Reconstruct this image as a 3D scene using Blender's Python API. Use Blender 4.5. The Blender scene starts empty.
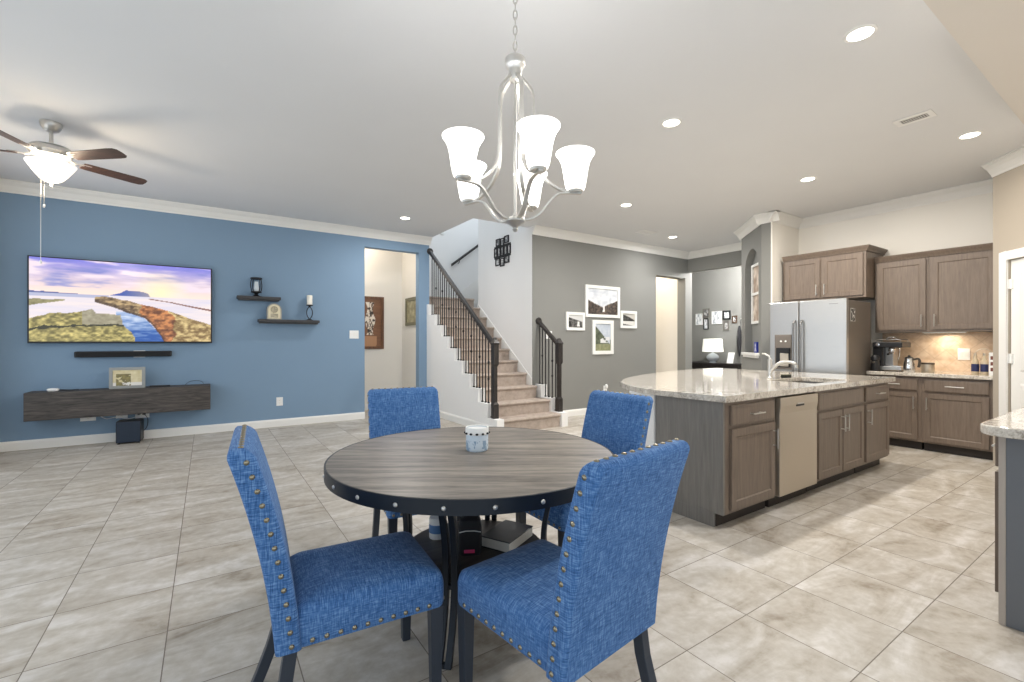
import bpy, bmesh, math, random
from mathutils import Vector, Matrix
random.seed(7)
scene = bpy.context.scene
C = scene.collection
PI = math.pi
def lin(c):
    return tuple((v/12.92 if v <= .04045 else ((v+.055)/1.055)**2.4) for v in c)
def rgb(r, g, b):
    return lin((r/255, g/255, b/255)) + (1.0,)

# ---------------------------------------------------------------- camera
FWD = Vector((.5543, .8323, 0)); RGT = Vector((.8323, -.5543, 0))
cam_data = bpy.data.cameras.new('camera'); cam = bpy.data.objects.new('camera', cam_data); C.objects.link(cam)
cam.location = (0, 0, 1.3)
cam.rotation_euler = (PI/2, 0, math.atan2(-FWD.x, FWD.y))
cam_data.sensor_width = 36; cam_data.lens = 458/1024*36; cam_data.clip_start = .05; cam_data.clip_end = 200
cam_data.shift_y = 1/1024
scene.camera = cam

# ---------------------------------------------------------------- daylight, exposure
world = bpy.data.worlds.new('daylight'); scene.world = world; world.use_nodes = True
wn = world.node_tree.nodes; bg = wn['Background']
bg.inputs[0].default_value = (.80, .90, 1.0, 1); bg.inputs[1].default_value = 1.72
scene.view_settings.view_transform = 'Standard'; scene.view_settings.look = 'None'
scene.view_settings.gamma = 1; scene.view_settings.use_curve_mapping = False
scene.view_settings.exposure = 0.09
def portal(name, loc, rot, sx, sy):
    L = bpy.data.lights.new(name, 'AREA'); L.shape = 'RECTANGLE'; L.size = sx; L.size_y = sy; L.cycles.is_portal = True
    o = bpy.data.objects.new(name, L); o.location = loc; o.rotation_euler = rot; C.objects.link(o)
WARM = (1.0, .93, .83); NEUT = (1.0, .98, .96)
def lamp(name, loc, power, col, parent=None, kind='POINT', size=.06, spot=2.6, rot=(0, 0, 0)):
    L = bpy.data.lights.new(name, kind); L.energy = power; L.color = col
    if kind == 'AREA': L.shape = 'DISK'; L.size = size
    else: L.shadow_soft_size = size
    if kind == 'SPOT': L.spot_size = spot; L.spot_blend = .9
    o = bpy.data.objects.new(name, L); o.location = loc; o.rotation_euler = rot; C.objects.link(o)
    if parent: o.parent = parent
    return o

# ---------------------------------------------------------------- mesh helper
class MB:
    def __init__(s): s.bm = bmesh.new(); s.M = Matrix()
    def v(s, p): return s.bm.verts.new(s.M @ Vector(p))
    def f(s, vs):
        try: return s.bm.faces.new(vs)
        except ValueError: return None
    def box(s, x0, x1, y0, y1, z0, z1):
        a = [s.v(p) for p in ((x0,y0,z0),(x1,y0,z0),(x1,y1,z0),(x0,y1,z0),(x0,y0,z1),(x1,y0,z1),(x1,y1,z1),(x0,y1,z1))]
        for q in ((0,3,2,1),(4,5,6,7),(0,1,5,4),(1,2,6,5),(2,3,7,6),(3,0,4,7)): s.f([a[i] for i in q])
        return s
    def loft(s, rings, cap0=True, cap1=True, closed=True):
        R = [[s.v(p) for p in r] for r in rings]
        n = len(R[0])
        for a, b in zip(R, R[1:]):
            for i in range(n if closed else n-1):
                j = (i+1) % n; s.f([a[i], a[j], b[j], b[i]])
        if cap0: s.f(R[0][::-1])
        if cap1: s.f(R[-1])
        return s
    def lathe(s, prof, c=(0, 0, 0), seg=24, axis='z'):
        rings = []
        for r, z in prof:
            ring = []
            for i in range(seg):
                a = 2*PI*i/seg; x, y = max(r, 1e-4)*math.cos(a), max(r, 1e-4)*math.sin(a)
                if axis == 'z': ring.append((c[0]+x, c[1]+y, c[2]+z))
                elif axis == 'y': ring.append((c[0]+x, c[1]+z, c[2]-y))
                else: ring.append((c[0]+z, c[1]+x, c[2]+y))
            rings.append(ring)
        return s.loft(rings)
    def tube(s, pts, r, seg=8, w=None, up=None, closed=False):
        # round tube radius r, or a flat strip r x w (half sizes) when w is given
        pts = [Vector(p) for p in pts]; n = len(pts); rings = []; prev = None
        for i, p in enumerate(pts):
            if closed: d = pts[(i+1) % n]-pts[i-1]
            else: d = pts[min(i+1, n-1)]-pts[max(i-1, 0)]
            d.normalize()
            u = Vector(up) if up else (prev if prev is not None else (Vector((0,0,1)) if abs(d.z) < .9 else Vector((1,0,0))))
            u = u - d*u.dot(d)
            if u.length < 1e-5: u = Vector((1,0,0)) - d*d.x
            u.normalize(); prev = u; v = d.cross(u)
            rr = r[i] if isinstance(r, (list, tuple)) else r
            if w is None: rings.append([p+u*rr*math.cos(2*PI*k/seg)+v*rr*math.sin(2*PI*k/seg) for k in range(seg)])
            else: rings.append([p+u*a*rr+v*b*w for a, b in ((1,1),(-1,1),(-1,-1),(1,-1))])
        if closed: rings.append(rings[0]); return s.loft(rings, False, False)
        return s.loft(rings)
    def prism(s, poly, z0, z1):
        return s.loft([[(x, y, z0) for x, y in poly], [(x, y, z1) for x, y in poly]])
    def ball(s, c, rx, ry=None, rz=None, seg=16, ring=10):
        ry = ry or rx; rz = rz or rx; rings = []
        for k in range(ring+1):
            t = -PI/2+PI*k/ring; q = max(math.cos(t), .01)
            rings.append([(c[0]+rx*q*math.cos(2*PI*i/seg), c[1]+ry*q*math.sin(2*PI*i/seg), c[2]+rz*math.sin(t)) for i in range(seg)])
        return s.loft(rings)
    def build(s, name, m, parent=None, loc=None, rotz=0, bevel=0, seg=2, smooth=False, subsurf=0, rot=None):
        bmesh.ops.remove_doubles(s.bm, verts=s.bm.verts, dist=1e-6)
        bmesh.ops.recalc_face_normals(s.bm, faces=s.bm.faces)
        me = bpy.data.meshes.new(name); s.bm.to_mesh(me); s.bm.free()
        me.materials.append(m)
        o = bpy.data.objects.new(name, me); C.objects.link(o)
        if loc: o.location = loc
        o.rotation_euler = rot or (0, 0, rotz)
        if parent: o.parent = parent
        if smooth:
            for p in me.polygons: p.use_smooth = True
        if bevel:
            b = o.modifiers.new('bevel', 'BEVEL'); b.width = bevel; b.segments = seg; b.limit_method = 'ANGLE'; b.angle_limit = .6
        if subsurf:
            b = o.modifiers.new('sub', 'SUBSURF'); b.levels = subsurf; b.render_levels = subsurf
        if smooth and not subsurf:
            me.set_sharp_from_angle(angle=.7)
        return o
def tag(o, label, cat, group=None):
    o['label'] = label; o['category'] = cat
    if group: o['group'] = group
    return o
def thing(name, label, cat, loc=(0, 0, 0), rotz=0, group=None):
    o = bpy.data.objects.new(name, None); C.objects.link(o); o.location = loc; o.rotation_euler = (0, 0, rotz)
    o.empty_display_size = .05
    return tag(o, label, cat, group)
def struct(o): o['kind'] = 'structure'; return o
def kids(o): return [c for c in bpy.data.objects if c.parent == o]
def copy_tree(o, parent=None):
    c = o.copy(); C.objects.link(c); c.parent = parent
    for ch in kids(o): copy_tree(ch, c)
    return c

# ---------------------------------------------------------------- materials
class NT:
    def __init__(s, name):
        s.m = bpy.data.materials.new(name); s.m.use_nodes = True; s.t = s.m.node_tree; s.n = s.t.nodes
        s.b = s.n['Principled BSDF']; s.out = s.n['Material Output']
    def new(s, kind, **kw):
        n = s.n.new(kind)
        for k, v in kw.items(): setattr(n, k, v)
        return n
    def link(s, a, b): s.t.links.new(a, b)
    def math(s, op, a, b=None, c=None):
        n = s.new('ShaderNodeMath', operation=op)
        for i, x in enumerate((a, b, c)):
            if x is None: continue
            if isinstance(x, (int, float)): n.inputs[i].default_value = x
            else: s.link(x, n.inputs[i])
        return n.outputs[0]
    def mix(s, fac, a, b, mode='MIX'):
        n = s.new('ShaderNodeMix', data_type='RGBA', blend_type=mode)
        for sock, x in ((n.inputs[0], fac), (n.inputs[6], a), (n.inputs[7], b)):
            if isinstance(x, (int, float)): sock.default_value = x
            elif isinstance(x, tuple): sock.default_value = x
            else: s.link(x, sock)
        return n.outputs[2]
    def ramp(s, fac, stops):
        n = s.new('ShaderNodeValToRGB'); e = n.color_ramp.elements
        while len(e) < len(stops): e.new(.5)
        for q, (p, c) in zip(e, stops): q.position = p; q.color = c
        s.link(fac, n.inputs[0]); return n.outputs[0]
    def coord(s, scale=(1, 1, 1), which='Object', rot=(0, 0, 0)):
        t = s.new('ShaderNodeTexCoord'); mp = s.new('ShaderNodeMapping')
        mp.inputs['Scale'].default_value = scale; mp.inputs['Rotation'].default_value = rot
        s.link(t.outputs[which], mp.inputs[0]); return mp.outputs[0]
    def noise(s, vec, scale, detail=4, rough=.55, dist=0):
        n = s.new('ShaderNodeTexNoise'); s.link(vec, n.inputs['Vector'])
        n.inputs['Scale'].default_value = scale; n.inputs['Detail'].default_value = detail
        n.inputs['Roughness'].default_value = rough; n.inputs['Distortion'].default_value = dist
        return n.outputs['Fac']
    def bump(s, h, strength=.2, dist=.01):
        n = s.new('ShaderNodeBump'); n.inputs['Strength'].default_value = strength; n.inputs['Distance'].default_value = dist
        s.link(h, n.inputs['Height']); s.link(n.outputs[0], s.b.inputs['Normal'])
    def set(s, **kw):
        for k, v in kw.items():
            sock = s.b.inputs[k]
            if isinstance(v, (int, float, tuple)): sock.default_value = v
            else: s.link(v, sock)
        return s
def flat(name, c, rough=.5, metal=0, emit=None, es=0, coat=0, spec=.5):
    t = NT(name); t.set(**{'Base Color': c, 'Roughness': rough, 'Metallic': metal, 'Coat Weight': coat, 'Specular IOR Level': spec})
    v = t.coord((1, 1, 1)); n = t.noise(v, 40, 2)
    t.set(**{'Roughness': t.math('MULTIPLY_ADD', n, .08, rough-.04)})
    if emit: t.set(**{'Emission Color': emit, 'Emission Strength': es})
    return t.m
def paint(name, c, rough=.75):
    t = NT(name); v = t.coord(); n = t.noise(v, 160, 3); n2 = t.noise(v, 1.3, 2)
    dk = tuple(x*.95 for x in c[:3])+(1,)
    t.set(**{'Base Color': t.mix(n2, dk, c), 'Roughness': rough, 'Specular IOR Level': .3}); t.bump(n, .06, .002)
    return t.m
def wood(name, c1, c2, scale=(14, 14, 1.2), rough=.45, rot=(0, 0, 0), bump=.06, coat=0.0, ramp=(.38, .62), ns=2.2, dist=.6):
    t = NT(name); v = t.coord(scale, rot=rot)
    n = t.noise(v, ns, 7, .6, dist); g = t.noise(v, 9, 3, .6)
    f = t.math('MULTIPLY_ADD', g, .3, t.math('MULTIPLY', n, .75))
    t.set(**{'Base Color': t.ramp(f, [(ramp[0], c1), (ramp[1], c2)]), 'Roughness': rough, 'Coat Weight': coat, 'Coat Roughness': .25})
    t.bump(f, bump, .003); return t.m

m_blue = paint('blue wall paint', rgb(130, 156, 181))
m_grey = paint('grey wall paint', rgb(137, 137, 133))
m_white = paint('white wall paint', rgb(243, 242, 240))
m_cream = paint('cream wall paint', rgb(241, 237, 229))
m_ceil = paint('ceiling paint', rgb(226, 227, 228), .9)
m_trim = flat('white trim', rgb(240, 239, 235), .35)
m_plastic = flat('white plastic', rgb(240, 240, 238), .35)
m_black = flat('black plastic', rgb(22, 23, 26), .45)
m_iron = flat('black iron', rgb(30, 31, 34), .5, .3)
m_navy = flat('dark navy legs', rgb(46, 53, 64), .42)
m_band = flat('dark steel band', rgb(38, 44, 52), .45, .5)
m_nickel = flat('brushed nickel', rgb(205, 203, 198), .36, .9)
m_chrome = flat('chrome', rgb(220, 220, 220), .12, 1)
m_brass = flat('antique brass', rgb(150, 142, 122), .28, 1)
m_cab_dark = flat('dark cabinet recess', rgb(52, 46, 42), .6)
m_cab = wood('taupe stained cabinet wood', rgb(103, 90, 79), rgb(132, 117, 104), (20, 20, 1.5), .42, ramp=(.3, .75))
m_panel = wood('dark grey cabinet side', rgb(108, 104, 99), rgb(134, 130, 124), (20, 20, 1.2), .45, ramp=(.3, .75))
m_fanwood = wood('walnut fan blade', rgb(44, 30, 23), rgb(74, 51, 39), (2, 14, 14), .4)
m_console = wood('charcoal oak', rgb(36, 33, 32), rgb(106, 98, 92), (1.0, 10, 10), .55, bump=.15, ramp=(.38, .8), dist=2.4)
m_shelf = wood('dark grey shelf wood', rgb(46, 46, 48), rgb(66, 66, 68), (2, 20, 20), .5)
m_rail = wood('espresso rail wood', rgb(34, 31, 30), rgb(52, 47, 45), (9, 9, 9), .4)
m_table = wood('grey brown table wood', rgb(66, 61, 56), rgb(158, 148, 136), (1.5, 17, 17), .4, bump=.04, coat=.08, ramp=(.34, .7), ns=1.5, dist=.5)
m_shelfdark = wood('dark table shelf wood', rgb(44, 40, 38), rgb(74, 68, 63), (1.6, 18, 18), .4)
def m_fabric_():
    t = NT('blue linen weave'); v = t.coord((1, 1, 1))
    a = t.noise(t.coord((360, 32, 32)), 1, 2, .5); b = t.noise(t.coord((32, 360, 32)), 1, 2, .5); c = t.noise(t.coord((32, 32, 360)), 1, 2, .5)
    # threads run across each face: drop the noise that varies along the face's own normal
    tc = t.new('ShaderNodeTexCoord'); sn = t.new('ShaderNodeSeparateXYZ'); t.link(tc.outputs['Normal'], sn.inputs[0])
    ws = [t.math('SUBTRACT', 1.02, t.math('ABSOLUTE', sn.outputs[k])) for k in range(3)]
    num = t.math('ADD', t.math('MULTIPLY', a, ws[0]), t.math('ADD', t.math('MULTIPLY', b, ws[1]), t.math('MULTIPLY', c, ws[2])))
    w = t.math('DIVIDE', num, t.math('ADD', ws[0], t.math('ADD', ws[1], ws[2])))
    big = t.noise(v, 9, 2)
    f = t.math('MULTIPLY_ADD', big, .08, t.math('MULTIPLY', w, .92))
    t.set(**{'Base Color': t.ramp(f, [(.36, rgb(46, 80, 126)), (.5, rgb(71, 112, 166)), (.64, rgb(118, 154, 198))]), 'Roughness': .9,
             'Sheen Weight': .1, 'Specular IOR Level': .15})
    t.bump(w, .15, .002); return t.m
m_fabric = m_fabric_()
def m_floor_():
    t = NT('beige floor tile'); P = .4575
    tc = t.new('ShaderNodeTexCoord'); sp = t.new('ShaderNodeSeparateXYZ'); t.link(tc.outputs['Object'], sp.inputs[0])
    ux = t.math('DIVIDE', t.math('ADD', sp.outputs[0], .148+4*P), P); uy = t.math('DIVIDE', t.math('ADD', sp.outputs[1], -.74+8*P), P)
    def edge(u): return t.math('SUBTRACT', .5, t.math('ABSOLUTE', t.math('SUBTRACT', t.math('FRACT', u), .5)))
    e = t.math('MINIMUM', edge(ux), edge(uy)); grout = t.math('LESS_THAN', e, .0048)
    cm = t.new('ShaderNodeCombineXYZ'); t.link(t.math('FLOOR', ux), cm.inputs[0]); t.link(t.math('FLOOR', uy), cm.inputs[1])
    wnz = t.new('ShaderNodeTexWhiteNoise', noise_dimensions='3D'); t.link(cm.outputs[0], wnz.inputs['Vector'])
    off = t.new('ShaderNodeVectorMath', operation='MULTIPLY_ADD'); t.link(wnz.outputs['Color'], off.inputs[0])
    off.inputs[1].default_value = (9, 9, 9); t.link(tc.outputs['Object'], off.inputs[2])
    mp = t.new('ShaderNodeMapping'); mp.inputs['Scale'].default_value = (.8, 2.0, 1); mp.inputs['Rotation'].default_value = (0, 0, .15); t.link(off.outputs[0], mp.inputs[0])
    n = t.noise(mp.outputs[0], 2.2, 8, .62, .9); fine = t.noise(off.outputs[0], 18, 5, .6)
    f = t.math('MULTIPLY_ADD', fine, .3, t.math('MULTIPLY', n, .75))
    col = t.ramp(f, [(.34, rgb(144, 132, 116)), (.46, rgb(177, 168, 155)), (.54, rgb(189, 182, 171)), (.68, rgb(213, 208, 202))])
    var = t.math('MULTIPLY_ADD', wnz.outputs['Value'], .09, .93)
    cv = t.new('ShaderNodeCombineXYZ')
    for i in range(3): t.link(var, cv.inputs[i])
    col = t.mix(1.0, col, cv.outputs[0], 'MULTIPLY')
    t.set(**{'Base Color': t.mix(grout, col, rgb(124, 115, 105)), 'Roughness': t.math('MULTIPLY_ADD', grout, .4, .42), 'Specular IOR Level': .4})
    t.bump(t.math('SUBTRACT', 1.0, grout), .3, .002); return t.m
m_floor = m_floor_()
def m_granite_():
    t = NT('speckled granite'); v = t.coord()
    a = t.noise(v, 26, 6, .7); b = t.noise(v, 90, 4, .65); c = t.noise(v, 5, 3)
    f = t.math('ADD', t.math('MULTIPLY', a, .45), t.math('ADD', t.math('MULTIPLY', b, .35), t.math('MULTIPLY', c, .2)))
    col = t.ramp(f, [(.36, rgb(84, 76, 70)), (.42, rgb(158, 148, 136)), (.5, rgb(205, 197, 185)), (.62, rgb(230, 225, 216))])
    t.set(**{'Base Color': col, 'Roughness': .1, 'Coat Weight': .3, 'Coat Roughness': .05}); return t.m
m_granite = m_granite_()
def m_steel_(name, c, rough, rot):
    t = NT(name); v = t.coord((1, 1, 220) if rot else (220, 220, 1)); n = t.noise(v, 3, 3)
    t.set(**{'Base Color': c, 'Metallic': .85, 'Roughness': t.math('MULTIPLY_ADD', n, .14, rough-.07)}); t.bump(n, .03, .001); return t.m
m_steel = m_steel_('brushed stainless steel', rgb(190, 190, 189), .3, True)
m_dwsteel = m_steel_('brushed warm stainless steel', rgb(202, 192, 177), .4, True)
m_fridgeside = flat('grey fridge side', rgb(120, 112, 104), .42, .3)
def m_carpet_():
    t = NT('beige stair carpet'); v = t.coord(); n = t.noise(v, 220, 3, .7); b = t.noise(v, 12, 3)
    t.set(**{'Base Color': t.ramp(t.math('MULTIPLY_ADD', b, .4, t.math('MULTIPLY', n, .6)), [(.35, rgb(166, 151, 139)), (.65, rgb(205, 191, 179))]), 'Roughness': 1.0, 'Specular IOR Level': .1})
    t.bump(n, .8, .01); return t.m
m_carpet = m_carpet_()
def m_splash_():
    t = NT('travertine diagonal tile'); P = .15
    tc = t.new('ShaderNodeTexCoord'); sp = t.new('ShaderNodeSeparateXYZ'); t.link(tc.outputs['Object'], sp.inputs[0])
    a = t.math('DIVIDE', t.math('ADD', sp.outputs[1], sp.outputs[2]), P*1.414); b = t.math('DIVIDE', t.math('ADD', t.math('SUBTRACT', sp.outputs[1], sp.outputs[2]), 20), P*1.414)
    def edge(u): return t.math('SUBTRACT', .5, t.math('ABSOLUTE', t.math('SUBTRACT', t.math('FRACT', u), .5)))
    g = t.math('LESS_THAN', t.math('MINIMUM', edge(a), edge(b)), .015)
    n = t.noise(tc.outputs['Object'], 12, 5, .6)
    t.set(**{'Base Color': t.mix(g, t.ramp(n, [(.35, rgb(198, 170, 142)), (.65, rgb(222, 200, 175))]), rgb(186, 162, 138)), 'Roughness': .4}); return t.m
m_splash = m_splash_()
def m_glow(name, c, s, base=(1, 1, 1, 1)):
    return flat(name, base, .4, 0, c, s)
m_shade = m_glow('lit frosted glass shade', (1, .95, .88, 1), 2.2)
m_bowl = m_glow('lit glass bowl', (1, .90, .76, 1), .75)
m_disc = m_glow('lit recessed lens', (1, .93, .82, 1), 9)
m_lampshade = m_glow('lit lamp shade', (1, .97, .82, 1), .7)
m_glass = NT('clear glass').set(**{'Transmission Weight': 1.0, 'Roughness': .02, 'IOR': 1.45, 'Base Color': (.95, .98, .98, 1)}).m
m_black_glass = flat('dark blue speaker cloth', rgb(38, 50, 66), .8)

# picture surfaces: a flat printed image, one colour per vertex of a fine grid
def m_vcol_(name, emit):
    t = NT(name); a = t.new('ShaderNodeVertexColor', layer_name='Col')
    if emit:
        t.set(**{'Base Color': (0, 0, 0, 1), 'Emission Color': a.outputs[0], 'Emission Strength': emit, 'Roughness': .25})
    else: t.set(**{'Base Color': a.outputs[0], 'Roughness': .35})
    return t.m
m_print = m_vcol_('printed photograph', 0); m_screen = m_vcol_('lit screen', 1.05)
def hsh(i, j, k=0):
    n = (i*374761393 + j*668265263 + k*974711) & 0xffffffff; n = ((n ^ (n >> 13))*1274126177) & 0xffffffff
    return ((n ^ (n >> 16)) & 0xffff)/65535
def vn(x, y, k=0):
    i, j = math.floor(x), math.floor(y); fx, fy = x-i, y-j; fx = fx*fx*(3-2*fx); fy = fy*fy*(3-2*fy)
    a = hsh(i, j, k)*(1-fx)+hsh(i+1, j, k)*fx; b = hsh(i, j+1, k)*(1-fx)+hsh(i+1, j+1, k)*fx
    return a*(1-fy)+b*fy
def fbm(x, y, k=0, o=4):
    s = 0; a = .5
    for q in range(o): s += a*vn(x, y, k+q); x *= 2; y *= 2; a *= .5
    return s/(1-.5**o)
def mixc(a, b, t): t = min(1, max(0, t)); return tuple(p+(q-p)*t for p, q in zip(a, b))
def picture(name, w, h, nx, ny, fn, m, parent, loc, M=None):
    # vertical image plane facing local -Y, bottom centre at loc
    me = bpy.data.meshes.new(name); vs = []; fs = []; cols = []
    for j in range(ny+1):
        for i in range(nx+1):
            u, v = i/nx, j/ny; vs.append(((u-.5)*w, 0, v*h)); c = fn(u, v); cols.append(lin(tuple(min(1, max(0, q/255)) for q in c))+(1,))
    for j in range(ny):
        for i in range(nx):
            a = j*(nx+1)+i; fs.append((a, a+1, a+nx+2, a+nx+1))
    me.from_pydata(vs, [], fs); me.materials.append(m)
    at = me.color_attributes.new('Col', 'FLOAT_COLOR', 'POINT')
    for i, c in enumerate(cols): at.data[i].color = c
    o = bpy.data.objects.new(name, me); C.objects.link(o); o.parent = parent; o.location = loc
    return o
# ================================================================ THE ROOM
H = 3.21
m_soffit = paint('warm white soffit paint', rgb(222, 216, 208), .9)
def slab(name, m, *boxes, bevel=0):
    b = MB()
    for q in boxes: b.box(*q)
    return struct(b.build(name, m, bevel=bevel))
slab('floor', m_floor, (-2.05, 12, -2.2, 9.4, -.12, 0))
ceil = slab('ceiling', m_ceil, (-2.05, 3.42, -2.2, 8.0, H, H+.15), (3.42, 8.75, -2.2, 6.22, H, H+.15))
slab('ceiling_soffit', m_soffit, (-2.05, 8.0, -2.2, .79, 3.06, H-.001))
slab('ceiling_hall', m_ceil, (1.0, 3.3, 8.0, 8.9, 3.3, 3.4))
slab('ceiling_passage', m_cream, (7.0, 8.6, 6.22, 7.6, H, H+.12))
slab('ceiling_study', m_ceil, (8.75, 10.8, 3.6, 8.2, H-.1, H))
# blue wall with doorway X 2.225..3.2, top 2.92
slab('wall_blue', m_blue, (-2.05, 2.225, 7.85, 8.0, 0, H), (2.225, 3.2, 7.85, 8.0, 2.92, H), (3.2, 3.4, 7.85, 8.0, 0, H))
# left wall; its wide window is unseen, stretched to let more daylight in
slab('wall_left', m_white, (-2.2, -2.05, -2.2, 8.0, 0, .45), (-2.2, -2.05, -2.2, 8.0, 2.6, H), (-2.2, -2.05, -2.2, -1.4, .45, 2.6), (-2.2, -2.05, 7.3, 8.0, .45, 2.6))
slab('wall_back', m_white, (-2.2, 2.75, -2.35, -2.2, 0, .25), (-2.2, 2.75, -2.35, -2.2, 2.7, H), (-2.2, -1.8, -2.35, -2.2, .25, 2.7), (2.35, 2.75, -2.35, -2.2, .25, 2.7))  # out of view; big window openings added to bring daylight into the room
slab('wall_nook', m_white, (2.6, 2.75, -2.2, -.13, 0, .45), (2.6, 2.75, -2.2, -.13, 2.6, H), (2.6, 2.75, -2.2, -1.9, .45, 2.6), (2.6, 2.75, -.5, -.13, .45, 2.6))
slab('wall_right', m_cream, (2.7505, 5.8, -.28, -.13, 0, H))
def winframe(name, boxes): return slab(name, m_trim, *boxes)
winframe('added_window_1', [(-2.16, -2.1, y-.03, y+.03, .45, 2.6) for y in (-1.37, .8, 2.95, 5.1, 7.27)]+[(-2.16, -2.1, -1.4, 7.3, z-.03, z+.03) for z in (.48, 1.5, 2.57)])
winframe('added_window_2', [(x-.03, x+.03, -2.3, -2.24, .25, 2.7) for x in (-1.77, -.4, 1.0, 2.32)]+[(-1.8, 2.35, -2.3, -2.24, z-.03, z+.03) for z in (.28, 2.67)])
winframe('window_3', [(2.64, 2.7, y-.03, y+.03, .45, 2.6) for y in (-1.87, -1.2, -.53)]+[(2.64, 2.7, -1.9, -.5, z-.03, z+.03) for z in (.48, 2.57)])
portal('window portal one', (-2.06, 2.95, 1.52), (0, -PI/2, 0), 2.15, 8.7)
portal('window portal two', (.27, -2.19, 1.47), (PI/2, 0, 0), 4.15, 2.45)
portal('window portal three', (2.59, -1.2, 1.52), (0, PI/2, 0), 2.15, 1.4)
# hall behind the blue wall
slab('wall_hall', m_cream, (1.0, 3.42, 8.85, 9.0, 0, 3.3), (3.25, 3.4, 8.0, 8.85, 0, 3.3), (.9, 1.0, 8.0, 9.0, 0, 3.3))
# stair well: white side wall, far wall, upper shaft
slab('wall_stair_side', m_white, (4.46, 4.62, 6.1, 7.9, 0, 4.75))
slab('wall_stair_far', m_white, (3.3, 7.2, 9.25, 9.4, 0, 4.75))
slab('wall_shaft_left', m_white, (3.3, 3.42, 8.0, 9.25, 1.9, 4.75), (3.3, 3.42, 6.22, 8.0, H+.15, 4.75))
slab('wall_shaft_near', m_white, (3.3, 4.46, 6.1, 6.22, H+.15, 4.75))
slab('wall_shaft_right', m_white, (4.62, 7.2, 7.78, 7.9, 0, 4.75))
slab('wall_shaft_end', m_white, (7.1, 7.2, 7.9, 9.25, 0, 4.75))
# grey wall with doorway, header wall, study behind
slab('wall_grey', m_grey, (4.62, 7.565, 6.1, 6.3, 0, H), (7.565, 8.52, 6.1, 6.3, 2.66, H), (8.52, 8.75, 6.1, 6.3, 0, H), (4.46, 4.62, 6.096, 6.099, 0, H))
slab('wall_passage', m_cream, (7.0, 8.75, 7.3, 7.42, 0, H), (8.6, 8.75, 6.3, 7.3, 0, H), (6.9, 7.0, 6.3, 7.4, 0, H))
slab('wall_header', m_grey, (8.6, 8.75, 4.0, 6.1, 2.8, H), (8.6, 8.75, 4.0, 4.86, 0, 2.8))
slab('wall_study', m_grey, (10.6, 10.75, 3.6, 8.2, 0, H), (8.75, 10.6, 7.7, 7.85, 0, H), (8.75, 10.6, 3.6, 3.75, 0, H), (8.75, 8.8, 6.3, 7.7, 0, H))
# kitchen wall, pier, diagonal niche wall, pantry
slab('wall_kitchen', m_cream, (7.75, 7.9, .5, 3.5, 0, H))
b = MB(); b.prism([(6.95, 3.5), (7.9, 3.5), (7.9, 3.52), (6.95, 3.52)], 0, H); struct(b.build('wall_pier', m_cream))
# diagonal wall: local x along (1,1)/sqrt2 from (6.95,3.65), local +y into the wall
S2 = 2**.5; DIAG = PI/4
def diag_wall():
    b = MB(); L = 1.047; D = .11; x0, x1, zb, zs, r = .197, .887, 1.13, 2.45, .345; cx = (x0+x1)/2
    arc = [(cx+r*math.cos(a), zs+r*math.sin(a)) for a in [PI*k/16 for k in range(17)]]    # right to left
    half = 8
    def face(pts, y): b.f([b.v((x, y, z)) for x, z in pts])
    face([(0, 0), (cx, 0), (cx, zb), (x0, zb)]+arc[::-1][:half+1]+[(cx, H), (0, H)], 0)
    face([(L, 0), (L, H), (cx, H)]+arc[::-1][half:]+[(x1, zb), (cx, zb), (cx, 0)], 0)
    hole = [(x0, zb), (x1, zb)]+arc
    b.loft([[(x, 0, z) for x, z in hole], [(x, D, z) for x, z in hole]], False, False)
    face(hole, D)
    b.box(0, L, D+.002, .16, 0, H)
    b.f([b.v(p) for p in ((L, 0, 0), (L, .16, 0), (L, .16, H), (L, 0, H))])
    b.f([b.v(p) for p in ((0, 0, H), (L, 0, H), (L, .16, H), (0, .16, H))])
    return struct(b.build('wall_niche', m_grey, loc=(7.69, 4.39, 0), rotz=-3*PI/4))
diag_wall()
slab('wall_pier_end', m_grey, (6.95, 7.05, 3.521, 3.66, 0, H))
b = MB()
m_pantry = paint('cream paint darkened against light', rgb(182, 172, 158))  # same cream as the kitchen, darkened to offset strong light on this wall
# pantry diagonal: from (7.05,1.235) toward (-1,-1)
def pt(t, d=0): return (7.05-t/S2-d/S2, 1.235-t/S2+d/S2)
def dprism(t0, t1, d0, d1, z0, z1, b): b.prism([pt(t0, d0), pt(t1, d0), pt(t1, d1), pt(t0, d1)], z0, z1)
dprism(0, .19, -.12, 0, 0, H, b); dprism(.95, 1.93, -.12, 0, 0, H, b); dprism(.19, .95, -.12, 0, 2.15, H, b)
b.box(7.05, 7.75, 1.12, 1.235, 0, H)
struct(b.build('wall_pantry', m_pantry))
b = MB(); dprism(.10, .19, 0, .022, 0, 2.24, b); dprism(.95, 1.04, 0, .022, 0, 2.24, b); dprism(.19, .95, 0, .022, 2.15, 2.24, b)
struct(b.build('trim_1', m_trim, bevel=.006))
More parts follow.
